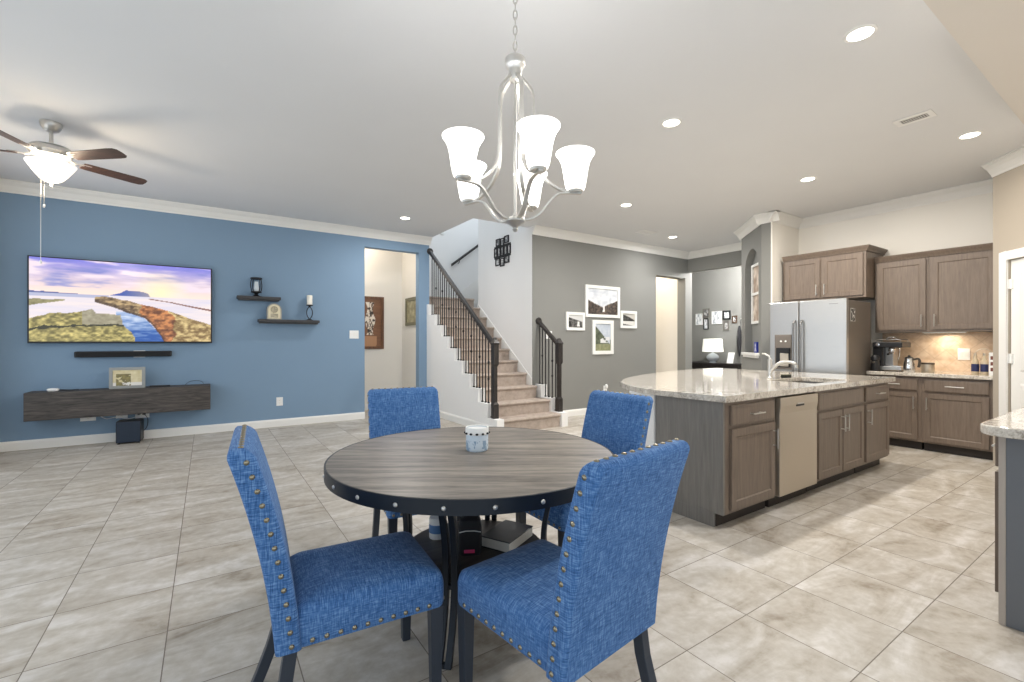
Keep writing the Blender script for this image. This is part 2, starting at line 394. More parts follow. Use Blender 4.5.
# pantry door: leaf with raised panels, hinges, knob; local x along the wall from t=.19
dr = struct(bpy.data.objects.new('door_1', None)); C.objects.link(dr); dr.location = pt(.195) + (0,); dr.rotation_euler = (0, 0, -3*PI/4)
b = MB(); b.box(0, .75, .02, .055, .01, 2.145); b.build('door_leaf', m_trim, dr)
for nm, z0, z1 in (('upper', 1.0, 2.02), ('lower', .2, .88)):
    for x0, x1 in ((.11, .345), (.405, .64)):
        b = MB(); b.loft([[(x0, .02, z0), (x1, .02, z0), (x1, .02, z1), (x0, .02, z1)], [(x0+.02, .008, z0+.02), (x1-.02, .008, z0+.02), (x1-.02, .008, z1-.02), (x0+.02, .008, z1-.02)],
                          [(x0+.035, .008, z0+.035), (x1-.035, .008, z0+.035), (x1-.035, .008, z1-.035), (x0+.035, .008, z1-.035)], [(x0+.06, .002, z0+.06), (x1-.06, .002, z0+.06), (x1-.06, .002, z1-.06), (x0+.06, .002, z1-.06)]], False, True)
        b.build('door_panel', m_trim, dr)
for z in (.3, 1.08, 1.85):
    b = MB(); b.lathe([(.009, 0), (.009, .1)], (-.004, -.004, z), 10); b.box(-.02, .03, .004, .0199, z, z+.1); b.build('hinge', m_plastic, dr)
b = MB(); b.lathe([(.03, 0), (.03, .008), (.012, .012), (.012, .04), (.028, .05), (.03, .065), (.02, .078), (0, .08)], (.69, -.06, .95), 16, 'y'); b.build('door_knob', m_nickel, dr, rot=(0, 0, 0))

# crown moulding and baseboards: profile swept along wall runs (a -> b, n = outward normal)
def run(b, a, c, n, prof, z):
    a = Vector(a+(0,)); c = Vector(c+(0,)); n = Vector(n+(0,))
    b.loft([[tuple(p+n*q[0]+Vector((0, 0, z+q[1]))) for q in prof] for p in (a, c)])
CROWN = [(0, -.135), (.012, -.135), (.018, -.115), (.03, -.10), (.055, -.06), (.085, -.035), (.095, -.02), (.11, -.015), (.11, 0), (0, 0)]
BASE = [(0, 0), (.016, 0), (.016, .09), (.011, .105), (.006, .115), (0, .115)]
def mould(name, prof, z, *runs):
    b = MB()
    for r in runs: run(b, *r, prof, z)
    return struct(b.build(name, m_trim))
q = 1/S2
mould('trim_2', CROWN, H-.001, ((-2.05, 7.85), (3.42, 7.85), (0, -1)))
mould('trim_3', CROWN, H-.001, ((4.46, 6.1), (8.6, 6.1), (0, -1)), ((8.6, 6.1), (8.6, 4.0), (-1, 0)))
mould('trim_4', CROWN, H-.001, ((6.95, 3.66), (7.72, 4.43), (-q, q)), ((6.95, 3.39), (6.95, 3.72), (-1, 0)), ((6.84, 3.5), (7.75, 3.5), (0, -1)))
mould('trim_5', CROWN, H-.001, ((7.75, 3.5), (7.75, 1.235), (-1, 0)))
mould('trim_6', CROWN, H-.001, (pt(0), pt(1.0), (-q, q)))
mould('baseboard_blue', BASE, .001, ((-2.05, 7.85), (2.225, 7.85), (0, -1)), ((3.2, 7.85), (3.4, 7.85), (0, -1)))
mould('baseboard_grey', BASE, .001, ((4.62, 6.1), (7.565, 6.1), (0, -1)), ((8.52, 6.1), (8.6, 6.1), (0, -1)))
mould('baseboard_hall', BASE, .001, ((1.0, 8.85), (3.25, 8.85), (0, -1)), ((3.25, 8.85), (3.25, 8.0), (-1, 0)))
mould('baseboard_stair', BASE, .001, ((3.35, 7.85), (3.35, 5.43), (-1, 0)))
# doorway casing lip on niche sill
b = MB(); b.box(.16, .93, -.05, .108, 1.085, 1.13); b.box(.18, .91, -.03, -.0005, 1.05, 1.085); struct(b.build('trim_7', m_trim, loc=(7.69, 4.39, 0), rotz=-3*PI/4, bevel=.006))
slab('backsplash', m_splash, (7.738, 7.75, 1.236, 2.42, .93, 1.42))

# ---------------------------------------------------------------- stairs
R_, T_ = .197, .262; Y0 = 5.46
st = thing('staircase', 'beige carpeted stairs climbing between the two black railings', 'stairs', (3.47, Y0, 0))
for n in range(1, 12):
    b = MB(); y = (n-1)*T_; W_ = 1.05 if n < 3 else .99; zt = n*R_
    pr_ = [(y, 0 if n == 1 else zt-R_-.02), (y, zt-.05), (y-.02, zt-.04), (y-.03, zt-.02), (y-.022, zt-.004), (y, zt), (y+T_+.02, zt), (y+T_+.02, zt-R_-.02 if n > 1 else 0)]
    if n == 11: pr_[-2] = (1.165+y, zt); pr_[-1] = (1.165+y, zt-R_-.02)
    b.loft([[(.001, p, z) for p, z in pr_], [(W_-.001, p, z) for p, z in pr_]]); b.build('carpet_step', m_carpet, st, smooth=True)
for n in range(1, 4):
    b = MB(); x = 1.85+(n-1)*T_; zt = 2.167+n*R_; y0, y1 = 2.46, 3.775
    b.box(x, x+T_+.02, y0, y1, zt-R_-.02, zt); b.build('carpet_step', m_carpet, st, bevel=.02)
# stepped white curbs (part of the walls)
def curb(x0, x1, n0, n1, yend):
    pts = [(Y0-.05, 0)]
    for n in range(n0, n1+1):
        y = Y0-.05+(n-1)*T_; pts += [(y, n*R_+.015), (min(y+T_, yend), n*R_+.015)]
    pts += [(yend, 0)]
    b = MB(); b.loft([[(x0, y, z) for y, z in pts], [(x1, y, z) for y, z in pts]]); return b
struct(curb(3.35, 3.47, 1, 10, 7.849).build('wall_stair_left', m_white))
struct(curb(4.52, 4.64, 1, 3, 6.095).build('wall_stair_right', m_white))
def sk(x0, x1, ya, za, yb, zb, b): b.loft([[(x, ya, za-.35), (x, ya, za), (x, yb, zb), (x, yb, zb-.35)] for x in (x0, x1)])
b = MB(); sk(4.445, 4.4599, 6.1, .70, 7.9, .70+1.8*.752, b); struct(b.build('trim_8', m_trim))
b = MB(); b.loft([[(4.5, y, 2.17), (4.5, y, 2.24), (4.62, y, 2.33), (5.4, y, 2.90), (5.4, y, 2.17)] for y in (9.235, 9.25)]); struct(b.build('trim_9', m_trim))
# railings
def newel(px, b):
    def sq(h, z): return [(px[0]-h, px[1]-h, z), (px[0]+h, px[1]-h, z), (px[0]+h, px[1]+h, z), (px[0]-h, px[1]+h, z)]
    z = px[2]; b.loft([sq(h, z+k) for h, k in ((.042, 0), (.042, .20), (.036, .215), (.028, .23), (.028, .74), (.036, .755), (.042, .77), (.042, 1.05), (.048, 1.055), (.048, 1.075), (.04, 1.09), (.026, 1.12), (.022, 1.14), (.01, 1.15))])
    return b
RAILP = [(-.03, -.03), (.03, -.03), (.034, .005), (.026, .03), (0, .04), (-.026, .03), (-.034, .005)]
def railing(x, steps, y1, label, ys, knucks, wall_rosette):
    r = thing('stair_railing', label, 'railing', (x, 5.56, 0))
    nz = R_+.015
    newel((0, 0, nz), MB()).M
    b = MB(); newel((0, 0, nz), b); b.build('newel_post', m_rail, r, bevel=.004)
    L = y1-5.56
    b = MB(); b.loft([[(px, yy, 1.245+.752*yy+pz) for px, pz in RAILP] for yy in (.03, L)]); b.build('handrail', m_rail, r, smooth=True)
    b = MB(); b.lathe([(.06, 0), (.06, -.018), (.045, -.03), (0, -.03)], (0, L, 1.245+.752*L), 18, 'y'); b.build('rosette', m_rail, r)
    for i, yy in enumerate(ys):
        n = int((yy-(Y0-.05))/T_)+1; z0 = n*R_+.015; z1 = 1.245+.752*(yy-5.56)-.02; ly = yy-5.56
        b = MB(); b.box(-.0065, .0065, ly-.0065, ly+.0065, z0, z1); b.box(-.013, .013, ly-.013, ly+.013, z0, z0+.02)
        if i % 3 == 1:
            for kz in ((z0+z1)/2-.12, (z0+z1)/2+.12) if i % 2 else ((z0+z1)/2,):
                b.lathe([(.007, -.025), (.016, -.012), (.016, .012), (.007, .025)], (0, ly, kz), 8)
        b.build('baluster', m_iron, r)
ysL = [Y0-.05+.06+.26*0+.0+k*T_/3+.09 for k in range(1, 26)]
railing(3.41, 9, 7.845, 'long black stair railing rising to the blue wall', [y for y in ysL if y < 7.8], 1, True)
railing(4.59, 3, 6.095, 'short black stair railing in front of the grey wall', [5.645, 5.73, 5.82, 5.905, 5.99, 6.06], 1, True)
r = thing('wall_handrail', 'short black handrail on the pale wall above the stair landing', 'handrail', (4.5, 9.17, 3.0))
b = MB(); b.loft([[(x, .0+py, .76*x+pz) for py, pz in ((-.03, -.03), (.03, -.03), (.03, .03), (-.03, .03))] for x in (0.0, 1.3)]); b.build('rail', m_rail, r, bevel=.008)
for x in (.2, 1.0):
    b = MB(); b.tube([(x, .08, .76*x-.08), (x, .03, .76*x-.08), (x, 0, .76*x-.02)], .008); b.build('bracket', m_iron, r)
# ================================================================ DINING SET
def rrect(cx, cy, hx, hy, r, z, n=5):
    out = []
    for sx, sy, a0 in ((1, 1, 0), (-1, 1, PI/2), (-1, -1, PI), (1, -1, 3*PI/2)):
        for k in range(n+1):
            a = a0+PI/2*k/n; out.append((cx+sx*(hx-r)+r*math.cos(a), cy+sy*(hy-r)+r*math.sin(a), z))
    return out
CW, CD, ZB, ZS, CH, BT, RK = .445, .475, .345, .465, .985, .075, .135
nail_bm = MB(); nail_bm.ball((0, 0, 0), .0085, .0085, .005, 8, 6)
nail0 = nail_bm.build('nailhead', m_brass, smooth=True); nail_mesh = nail0.data; bpy.data.objects.remove(nail0)
def nail(parent, loc, nrm):
    o = bpy.data.objects.new('nailhead', nail_mesh); C.objects.link(o); o.parent = parent; o.location = loc
    o.rotation_euler = Vector(nrm).to_track_quat('Z', 'Y').to_euler()
def make_chair():
    r = thing('dining_chair', 'chair', 'chair')
    hf, hw = CD/2, CW/2
    # seat cushion: crowned, soft edges
    b = MB(); rings = []
    for s, z in ((.985, ZB), (1, ZB+.012), (1, ZS-.04), (.985, ZS-.02), (.962, ZS-.005), (.88, ZS+.008), (.6, ZS+.02), (.25, ZS+.025), (.02, ZS+.026)):
        rings.append(rrect(-.012, 0, (hf+.012)*s, hw*s, .03*s, z))
    b.loft(rings); seat = b.build('seat', m_fabric, r, smooth=True)
    # backrest: raked, gently curved, softened top
    def bx(z):
        t = max(0, (z-ZB)/(CH-ZB)); return -hf-BT-RK*(.35*t+.65*t*t)+.0
    b = MB(); rings = []
    zs = [ZB+(CH-.03-ZB)*k/12 for k in range(13)]
    for z in zs: rings.append(rrect(bx(z)+BT/2, 0, BT/2, hw+.012, .016, z, 4))
    for ins, z in ((.004, CH-.018), (.012, CH-.007), (.022, CH), ):
        rings.append(rrect(bx(z)+BT/2, 0, BT/2-ins, hw+.012-ins, max(.016-ins*.6, .004), z, 4))
    b.loft(rings); back = b.build('backrest', m_fabric, r, smooth=True)
    for s in (-1, 1):
        for k in range(14):
            z = ZB+.02+k*(CH-.06-ZB-.0)/13; nail(back, (bx(z)+BT*.62, s*(hw+.0125), z), (0, s, 0))
        for k in range(10): nail(seat, (-hf+.03+k*.0425, s*(hw+.0005), ZB+.017), (0, s, 0))
    for k in range(11): nail(back, (bx(CH)+BT*.6, -hw+.02+k*(CW-.04)/10, CH+.0005), (0, 0, 1))
    for k in range(10): nail(seat, (hf+.0005, -hw+.03+k*(CW-.06)/9, ZB+.017), (1, 0, 0))
    for s in (-1, 1):
        b = MB(); rings = []
        for z, h in ((0, .017), (.1, .019), (ZB, .024)): rings.append([(hf-.03+a*h, s*(hw-.03)+c*h, z) for a, c in ((-1,-1),(1,-1),(1,1),(-1,1))])
        b.loft(rings); b.build('leg', m_navy, r, bevel=.003)
        b = MB(); rings = []
        for z, dx in ((0, -.10), (.06, -.075), (.14, -.045), (.24, -.015), (ZB, .0), (ZB+.02, 0)): rings.append([(-hf-.03+dx+a*.02, s*(hw-.028)+c*.019, z) for a, c in ((-1,-1),(1,-1),(1,1),(-1,1))])
        b.loft(rings); b.build('leg', m_navy, r, bevel=.003)
    return r
chair = make_chair()
G = 'blue linen dining chairs at the round table'
spots = [(.502, 1.754, -.083, 'blue linen dining chair seen side-on left of the round table'),
         (1.006, 1.307, 1.697, 'blue linen dining chair nearest the camera with its back turned'),
         (1.062, 2.62, -1.71, 'blue linen dining chair behind the table in front of the blue wall and stairs'),
         (1.72, 1.985, 3.14, 'blue linen dining chair beyond the table next to the kitchen island')]
for i, (x, y, a, lab) in enumerate(spots):
    o = chair if i == 0 else copy_tree(chair)
    o.location = (x, y, 0); o.rotation_euler = (0, 0, a); tag(o, lab, 'chair', G)
# table
TX, TY, TR, TZ = 1.088, 1.972, .68, .76
VA = -.787            # direction of the table legs
t = thing('dining_table', 'round grey-brown wooden dining table with a riveted dark metal rim', 'table', (TX, TY, 0))
b = MB(); b.lathe([(0.001, TZ-.05), (TR-.006, TZ-.05), (TR-.006, TZ-.003), (TR-.009, TZ), (0.001, TZ)], seg=96); b.build('tabletop', m_table, t, smooth=True, rotz=-.587)
b = MB(); b.lathe([(TR-.006, TZ-.055), (TR, TZ-.055), (TR, TZ-.001), (TR-.003, TZ+.0005), (TR-.006, TZ-.001)], seg=96)
b.bm.faces.ensure_lookup_table(); rim = b.build('metal_rim', m_band, t, smooth=True)
rb = MB(); rb.ball((0, 0, 0), .009, .009, .006, 10, 6); rv = rb.build('rivet', m_nickel, rim, smooth=True)
for k in range(24):
    a = VA+PI/24+2*PI*k/24; o = rv if k == 0 else rv.copy()
    if k: C.objects.link(o)
    o.location = (TR*math.cos(a), TR*math.sin(a), TZ-.03); o.rotation_euler = Vector((math.cos(a), math.sin(a), 0)).to_track_quat('Z', 'Y').to_euler()
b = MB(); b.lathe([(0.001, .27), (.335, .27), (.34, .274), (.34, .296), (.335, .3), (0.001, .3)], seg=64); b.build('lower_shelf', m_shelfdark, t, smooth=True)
LEGP = [(.44, .705), (.41, .64), (.375, .55), (.35, .44), (.345, .33), (.355, .22), (.385, .11), (.43, 0.0)]
def spl(P, n=4):
    out = []
    for i in range(len(P)-1):
        p0, p1, p2, p3 = P[max(i-1, 0)], P[i], P[i+1], P[min(i+2, len(P)-1)]
        for k in range(n):
            u = k/n; out.append(tuple(.5*((2*b_)+(-a+c)*u+(2*a-5*b_+4*c-d)*u*u+(-a+3*b_-3*c+d)*u**3) for a, b_, c, d in zip(p0, p1, p2, p3)))
    return out+[P[-1]]
for k in range(4):
    a = VA+PI/2*k; b = MB()
    for s in (-.0195, .0195):
        b.tube([(rr*math.cos(a)-s*math.sin(a), rr*math.sin(a)+s*math.cos(a), z) for rr, z in spl(LEGP)], .011, w=.0135, up=(math.cos(a), math.sin(a), 0.0001))
    for rr, z in ((.435, .698), (.345, .285), (.425, .012)):
        b.box(*[0]*6) if False else None
        b.M = Matrix.Rotation(a, 4, 'Z'); b.box(rr-.01, rr+.01, -.03, .03, z-.012, z+.007); b.M = Matrix()
    b.build('leg', m_band, t, bevel=.002)
for a in (VA, VA+PI/2):
    pass
b = MB(); b.M = Matrix.Rotation(VA, 4, 'Z'); b.box(-.45, .45, -.02, .02, .69, .709); b.box(-.02, .02, -.45, .45, .69, .709); b.build('cross_bar', m_band, t)
# candle jar
cz = thing('candle_jar', 'small pale blue glass candle jar on the round table', 'candle', (1.124, 2.003, TZ))
def m_jar_():
    tt = NT('frosted pale blue jar'); v = tt.coord(); n = tt.noise(tt.coord((1, 1, .45)), 45, 3, .6)
    sp = tt.new('ShaderNodeSeparateXYZ'); tc = tt.new('ShaderNodeTexCoord'); tt.link(tc.outputs['Object'], sp.inputs[0])
    low = tt.math('LESS_THAN', sp.outputs[2], .055); f = tt.math('MULTIPLY', tt.math('GREATER_THAN', n, .55), low)
    tt.set(**{'Base Color': tt.mix(f, rgb(206, 218, 228), rgb(146, 170, 192)), 'Roughness': .2}); return tt.m
m_jar = m_jar_()
b = MB(); b.lathe([(.001, 0), (.05, 0), (.055, .006), (.056, .012), (.056, .105), (.0545, .112), (.052, .112), (.052, .085), (.001, .085)], seg=32); b.build('jar', m_jar, cz, smooth=True)
b = MB(); b.lathe([(.0562, .082), (.058, .084), (.058, .114), (.0565, .117), (.053, .117), (.053, .0855), (.0562, .082)], seg=32); b.build('rim_band', m_trim, cz, smooth=True)
for k in range(12):
    a = 2*PI*k/12; b = MB(); b.ball((.058*math.cos(a), .058*math.sin(a), .0885), .008, .008, .0055, 8, 6); b.build('bead', m_iron, cz, smooth=True)
b = MB(); b.lathe([(.0515, .0856), (.0515, .109), (.001, .109)], seg=24); b.build('wax', m_plastic, cz)
# things on the lower shelf
bk = thing('book', 'thick hardback book with dark cover on the table\'s lower shelf', 'book', (1.255, 1.925, .3), .45)
b = MB(); b.box(-.115, .115, -.08, .08, .005, .05); b.build('pages', flat('book paper', rgb(222, 216, 204), .8), bk)
cv = flat('dark book cover', rgb(52, 52, 54), .35)
b = MB(); b.box(-.119, .119, -.084, .084, .05, .054); b.box(-.119, .119, -.084, .084, 0.0005, .005); b.box(-.119, .119, .08, .084, .005, .05); b.build('cover', cv, bk, bevel=.002)
bg_ = thing('zip_bag', 'black zip bag with a pink tag standing on the table\'s lower shelf', 'bag', (1.045, 1.93, .3), -.5)
b = MB(); b.loft([rrect(0, 0, .055*s, .045*s, .02*s, z) for s, z in ((.9, 0), (1, .01), (1.02, .07), (.98, .13), (.85, .16), (.5, .17), (.1, .172))]); b.build('body', flat('black nylon', rgb(26, 26, 30), .75), bg_, smooth=True)
b = MB(); b.tube([(-.04, 0, .15), (-.03, 0, .19), (0, 0, .205), (.03, 0, .19), (.04, 0, .15)], .006); b.build('handle', m_black, bg_, smooth=True)
b = MB(); b.box(-.028, .022, -.051, -.045, .015, .03); b.build('tag', flat('pink tag', rgb(206, 60, 110), .6), bg_, bevel=.002)
b = MB(); b.tube([(-.05, -.044, .11), (-.02, -.049, .118), (.02, -.049, .118), (.05, -.044, .11)], .0025); b.build('zipper', m_nickel, bg_)
mg = thing('storage_jar', 'small white and blue tin behind the table leg on the lower shelf', 'tin', (.985, 2.17, .3))
b = MB(); b.lathe([(.001, 0), (.04, 0), (.042, .004), (.042, .1), (.04, .104), (.001, .104)], seg=24); b.build('body', m_plastic, mg, smooth=True)
b = MB(); b.lathe([(.0425, .03), (.0428, .032), (.0428, .07), (.0425, .072)], seg=24); b.build('label_band', flat('blue band', rgb(90, 130, 180), .5), mg)

# ================================================================ CHANDELIER
CS, CZc = .014, 2.01
cx, cy = FWD.x*CZc+RGT.x*CS, FWD.y*CZc+RGT.y*CS
ch = thing('chandelier', 'brushed nickel five-arm chandelier with white glass shades above the table', 'chandelier', (cx, cy, 0), math.atan2(RGT.y, RGT.x))
b = MB(); b.lathe([(.001, 3.21), (.065, 3.21), (.065, 3.195), (.05, 3.18), (.015, 3.172), (.001, 3.172)], seg=24); b.build('canopy', m_nickel, ch, smooth=True)
b = MB(); z = 2.545
k = 0
while z < 3.17:
    L_ = .022; a = [(math.cos(2*PI*i/12)*.0085, math.sin(2*PI*i/12)*L_) for i in range(12)]
    b.tube([(x if k % 2 else 0, 0 if k % 2 else x, z+.02+y) for x, y in a], .0026, 6, closed=True); z += .034; k += 1
b.build('chain', m_nickel, ch, smooth=True)
b = MB(); b.lathe([(.001, 2.56), (.007, 2.558), (.009, 2.548), (.04, 2.545), (.044, 2.54), (.044, 2.514), (.041, 2.508), (.034, 2.502), (.03, 2.488), (.032, 2.47), (.024, 2.445), (.001, 2.44)], seg=28); b.build('top_hub', m_nickel, ch, smooth=True)
b = MB(); b.lathe([(.001, 2.44), (.007, 2.44), (.007, 1.86), (.016, 1.85), (.02, 1.845), (.042, 1.842), (.045, 1.836), (.045, 1.826), (.03, 1.818), (.014, 1.806), (.01, 1.80), (.013, 1.794), (.008, 1.785), (.001, 1.782)], seg=24); b.build('centre_rod', m_nickel, ch, smooth=True)
for k in range(5):
    a = 2*PI*k/5+.02; ca, sa = math.cos(a), math.sin(a)
    def P(L_): return [(r*ca, r*sa, z) for r, z in spl(L_, 5)]
    b = MB(); b.tube(P([(.024, 2.50), (.03, 2.46), (.055, 2.43), (.078, 2.39), (.082, 2.30), (.082, 2.18), (.09, 2.09), (.12, 2.03), (.17, 1.985), (.22, 1.962), (.275, 1.955)]), .0045, w=.009, up=(ca, sa, .001))
    b.build('strap', m_nickel, ch, smooth=True)
    b = MB(); b.tube(P([(.03, 1.836), (.07, 1.84), (.11, 1.865), (.145, 1.91), (.18, 1.945), (.22, 1.955), (.29, 1.953)]), .004, w=.009, up=(0, 0, 1)); arm = b.build('arm', m_nickel, ch, smooth=True)
    b = MB(); b.lathe([(.001, 1.955), (.03, 1.957), (.034, 1.965), (.03, 1.972), (.001, 1.973)], (.265*ca, .265*sa, 0), 20); b.build('cup', m_nickel, ch, smooth=True)
    b = MB(); pr_ = [(.038, 1.968), (.044, 1.985), (.05, 2.02), (.056, 2.06), (.063, 2.09), (.076, 2.115), (.084, 2.125), (.085, 2.13), (.081, 2.129), (.06, 2.092), (.052, 2.06), (.046, 2.02), (.04, 1.985), (.03, 1.974)]
    b.lathe(pr_, (.265*ca, .265*sa, 0), 28); b.build('glass_shade', m_shade, ch, smooth=True)
    lamp('chandelier bulb', (.265*ca, .265*sa, 2.16), 3.6, (1, .98, .95), ch, size=.04)

# ================================================================ CEILING FAN
fx, fy = -1.13, 5.55
fan = thing('ceiling_fan', 'ceiling fan with walnut blades and a lit glass bowl by the blue wall', 'ceiling fan', (fx, fy, 0), math.atan2(RGT.y, RGT.x))
b = MB(); b.lathe([(.001, 3.21), (.075, 3.21), (.075, 3.19), (.068, 3.17), (.05, 3.14), (.03, 3.13), (.001, 3.13)], seg=28); b.build('canopy', m_nickel, fan, smooth=True)
b = MB(); b.lathe([(.001, 3.14), (.014, 3.14), (.014, 3.02), (.022, 3.015), (.022, 3.0), (.001, 3.0)], seg=16); b.build('downrod', m_nickel, fan, smooth=True)
b = MB(); b.lathe([(.001, 3.01), (.06, 3.01), (.13, 2.995), (.15, 2.975), (.15, 2.945), (.135, 2.93), (.13, 2.915), (.07, 2.905), (.065, 2.885), (.06, 2.87), (.001, 2.87)], seg=36); b.build('motor_housing', m_nickel, fan, smooth=True)
b = MB(); b.lathe([(.001, 2.68), (.012, 2.68), (.014, 2.69), (.045, 2.70), (.07, 2.715), (.105, 2.755), (.138, 2.805), (.163, 2.845), (.166, 2.852), (.162, 2.856), (.12, 2.858), (.001, 2.862)], seg=40); b.build('glass_bowl', m_bowl, fan, smooth=True)
b = MB(); b.lathe([(.001, 2.66), (.01, 2.662), (.014, 2.672), (.012, 2.682), (.001, 2.682)], seg=14); b.build('finial', m_nickel, fan, smooth=True)
for k in range(5):
    a = math.radians(-8+72*k); R = Matrix.Rotation(a, 4, 'Z')
    b = MB(); b.M = R; b.tube([(.12, 0, 2.925), (.17, 0, 2.905), (.22, 0, 2.912)], .006, w=.02, up=(0, 0, 1)); b.tube([(.2, .0, 2.912), (.27, 0, 2.912)], .003, w=.035, up=(0, 0, 1)); br = b.build('blade_iron', m_nickel, fan)
    b = MB(); b.M = R @ Matrix.Translation((0, 0, 2.905)) @ Matrix.Rotation(math.radians(-12), 4, 'X')
    pl = [(.21, -.05), (.25, -.058), (.62, -.068), (.68, -.064), (.705, -.045), (.71, 0), (.705, .045), (.68, .064), (.62, .068), (.25, .058), (.21, .05)]
    b.prism(pl, 0, .006); b.build('blade', m_fanwood, fan)
def chain(x, y, z0, z1, nm):
    b = MB(); b.tube([(x, y, z0), (x, y, z1)], .0022, 6); pc = b.build('pull_chain', m_nickel, fan)
    b = MB(); b.lathe([(.001, 0), (.006, .002), (.009, .012), (.007, .026), (.003, .03), (.001, .03)], (x, y, z1-.028), 12); b.build('pull_knob', m_plastic, pc, smooth=True)
chain(-.03, -.06, 2.88, 2.0, 'a'); chain(0.0, -.062, 2.88, 2.48, 'b')
for k in range(3):
    a = 2*PI*k/3+.4
lamp('fan bulb', (0, 0, 2.64), 16, (1, .82, .6), fan, size=.1)
for k in range(3):
    a = 2*PI*k/3; lamp('fan bulb glow', (.1*math.cos(a), .1*math.sin(a), 2.885), 5, (1, .85, .66), fan, size=.03)

# ================================================================ RECESSED LIGHTS, VENTS
def can(x, y, power, label, col=WARM, z=H):
    c = thing('recessed_light', label, 'ceiling light', (x, y, z), 0, 'recessed ceiling lights')
    b = MB(); b.lathe([(.066, -.001), (.068, -.006), (.085, -.005), (.088, 0), (.086, .0)], seg=32); b.build('trim_ring', m_plastic, c, smooth=True)
    b = MB(); b.lathe([(.001, -.004), (.067, -.004), (.067, -.001), (.001, -.001)], seg=32); b.build('lens', m_disc, c)
    lamp('downlight', (0, 0, -.03), power, col, c, 'AREA', .14)
PW = 50
can(3.366, 1.165, 34, 'round recessed light nearest the camera above the island corner', NEUT)
can(3.366, 2.55, 34, 'round recessed light over the middle of the island counter', NEUT)
can(5.86, 1.175, 13, 'round recessed light beside the air vent near the pantry')
can(5.86, 2.545, PW, 'round recessed light in front of the cabinet over the fridge')
can(4.86, 4.43, 50, 'round recessed light above the framed photographs', NEUT)
can(7.05, 5.31, 24, 'round recessed light nearest the far grey doorway', NEUT)
can(2.54, 6.78, 24, 'round recessed light by the blue wall doorway', NEUT)
v = thing('air_vent', 'white slotted air vent in the kitchen ceiling', 'vent', (5.02, 1.35, H))
b = MB(); b.box(-.085, .085, -.13, .13, -.008, -.001); b.build('frame', m_plastic, v, bevel=.003)
b = MB(); b.box(-.04, .04, -.09, .09, -.0095, -.0082); b.build('backing', m_cab_dark, v)
for k in range(11):
    b = MB(); yy = -.086+k*.0168; b.loft([[(s_, yy, -.0096), (s_, yy+.003, -.0115), (s_, yy+.006, -.0115), (s_, yy+.005, -.0096)] for s_ in (-.04, .04)]); b.build('slat', m_plastic, v)
v = thing('air_vent', 'flat white ceiling vent near the crown above the framed photographs', 'vent', (6.34, 5.33, H))
b = MB(); b.box(-.17, .17, -.1, .1, -.01, -.001); b.build('frame', m_plastic, v, bevel=.003)
for k in range(6):
    b = MB(); yy = -.07+k*.026; b.box(-.14, .14, yy, yy+.012, -.015, -.0101); b.build('slat', m_plastic, v)
v = tag(MB().lathe([(.001, 0), (.065, 0), (.068, -.01), (.06, -.032), (.03, -.04), (.001, -.04)], seg=28).build('smoke_detector', m_plastic, smooth=True, loc=(4.3, 9.249, 3.72), rot=(-PI/2, 0, 0)), 'round white smoke detector high on the stairwell wall', 'smoke detector')
# ================================================================ KITCHEN
# cabinets are built facing local -Y (front plane y=0), x along the front, then turned
def shaker(b, x0, x1, z0, z1, fw=.055, t=.02):
    y0 = -t
    b.loft([[(x0, y0, z0), (x1, y0, z0), (x1, y0, z1), (x0, y0, z1)], [(x0+fw, y0, z0+fw), (x1-fw, y0, z0+fw), (x1-fw, y0, z1-fw), (x0+fw, y0, z1-fw)],
            [(x0+fw+.008, y0+.008, z0+fw+.008), (x1-fw-.008, y0+.008, z0+fw+.008), (x1-fw-.008, y0+.008, z1-fw-.008), (x0+fw+.008, y0+.008, z1-fw-.008)]], False, True)
    b.loft([[(x0, y0, z0), (x1, y0, z0), (x1, y0, z1), (x0, y0, z1)], [(x0, -.001, z0), (x1, -.001, z0), (x1, -.001, z1), (x0, -.001, z1)]], False, True)
    return b
def handle_v(x, z, L, parent):
    b = MB(); b.tube([(x, -.055, z-L/2), (x, -.055, z+L/2)], .0055, 8)
    for zz in (z-L/2+.02, z+L/2-.02): b.tube([(x, -.02, zz), (x, -.055, zz)], .0045, 8)
    b.build('handle', m_nickel, parent, smooth=True)
def handle_h(x, z, L, parent):
    b = MB(); b.tube([(x-L/2, -.055, z), (x+L/2, -.055, z)], .0055, 8)
    for xx in (x-L/2+.02, x+L/2-.02): b.tube([(xx, -.02, z), (xx, -.055, z)], .0045, 8)
    b.build('handle', m_nickel, parent, smooth=True)
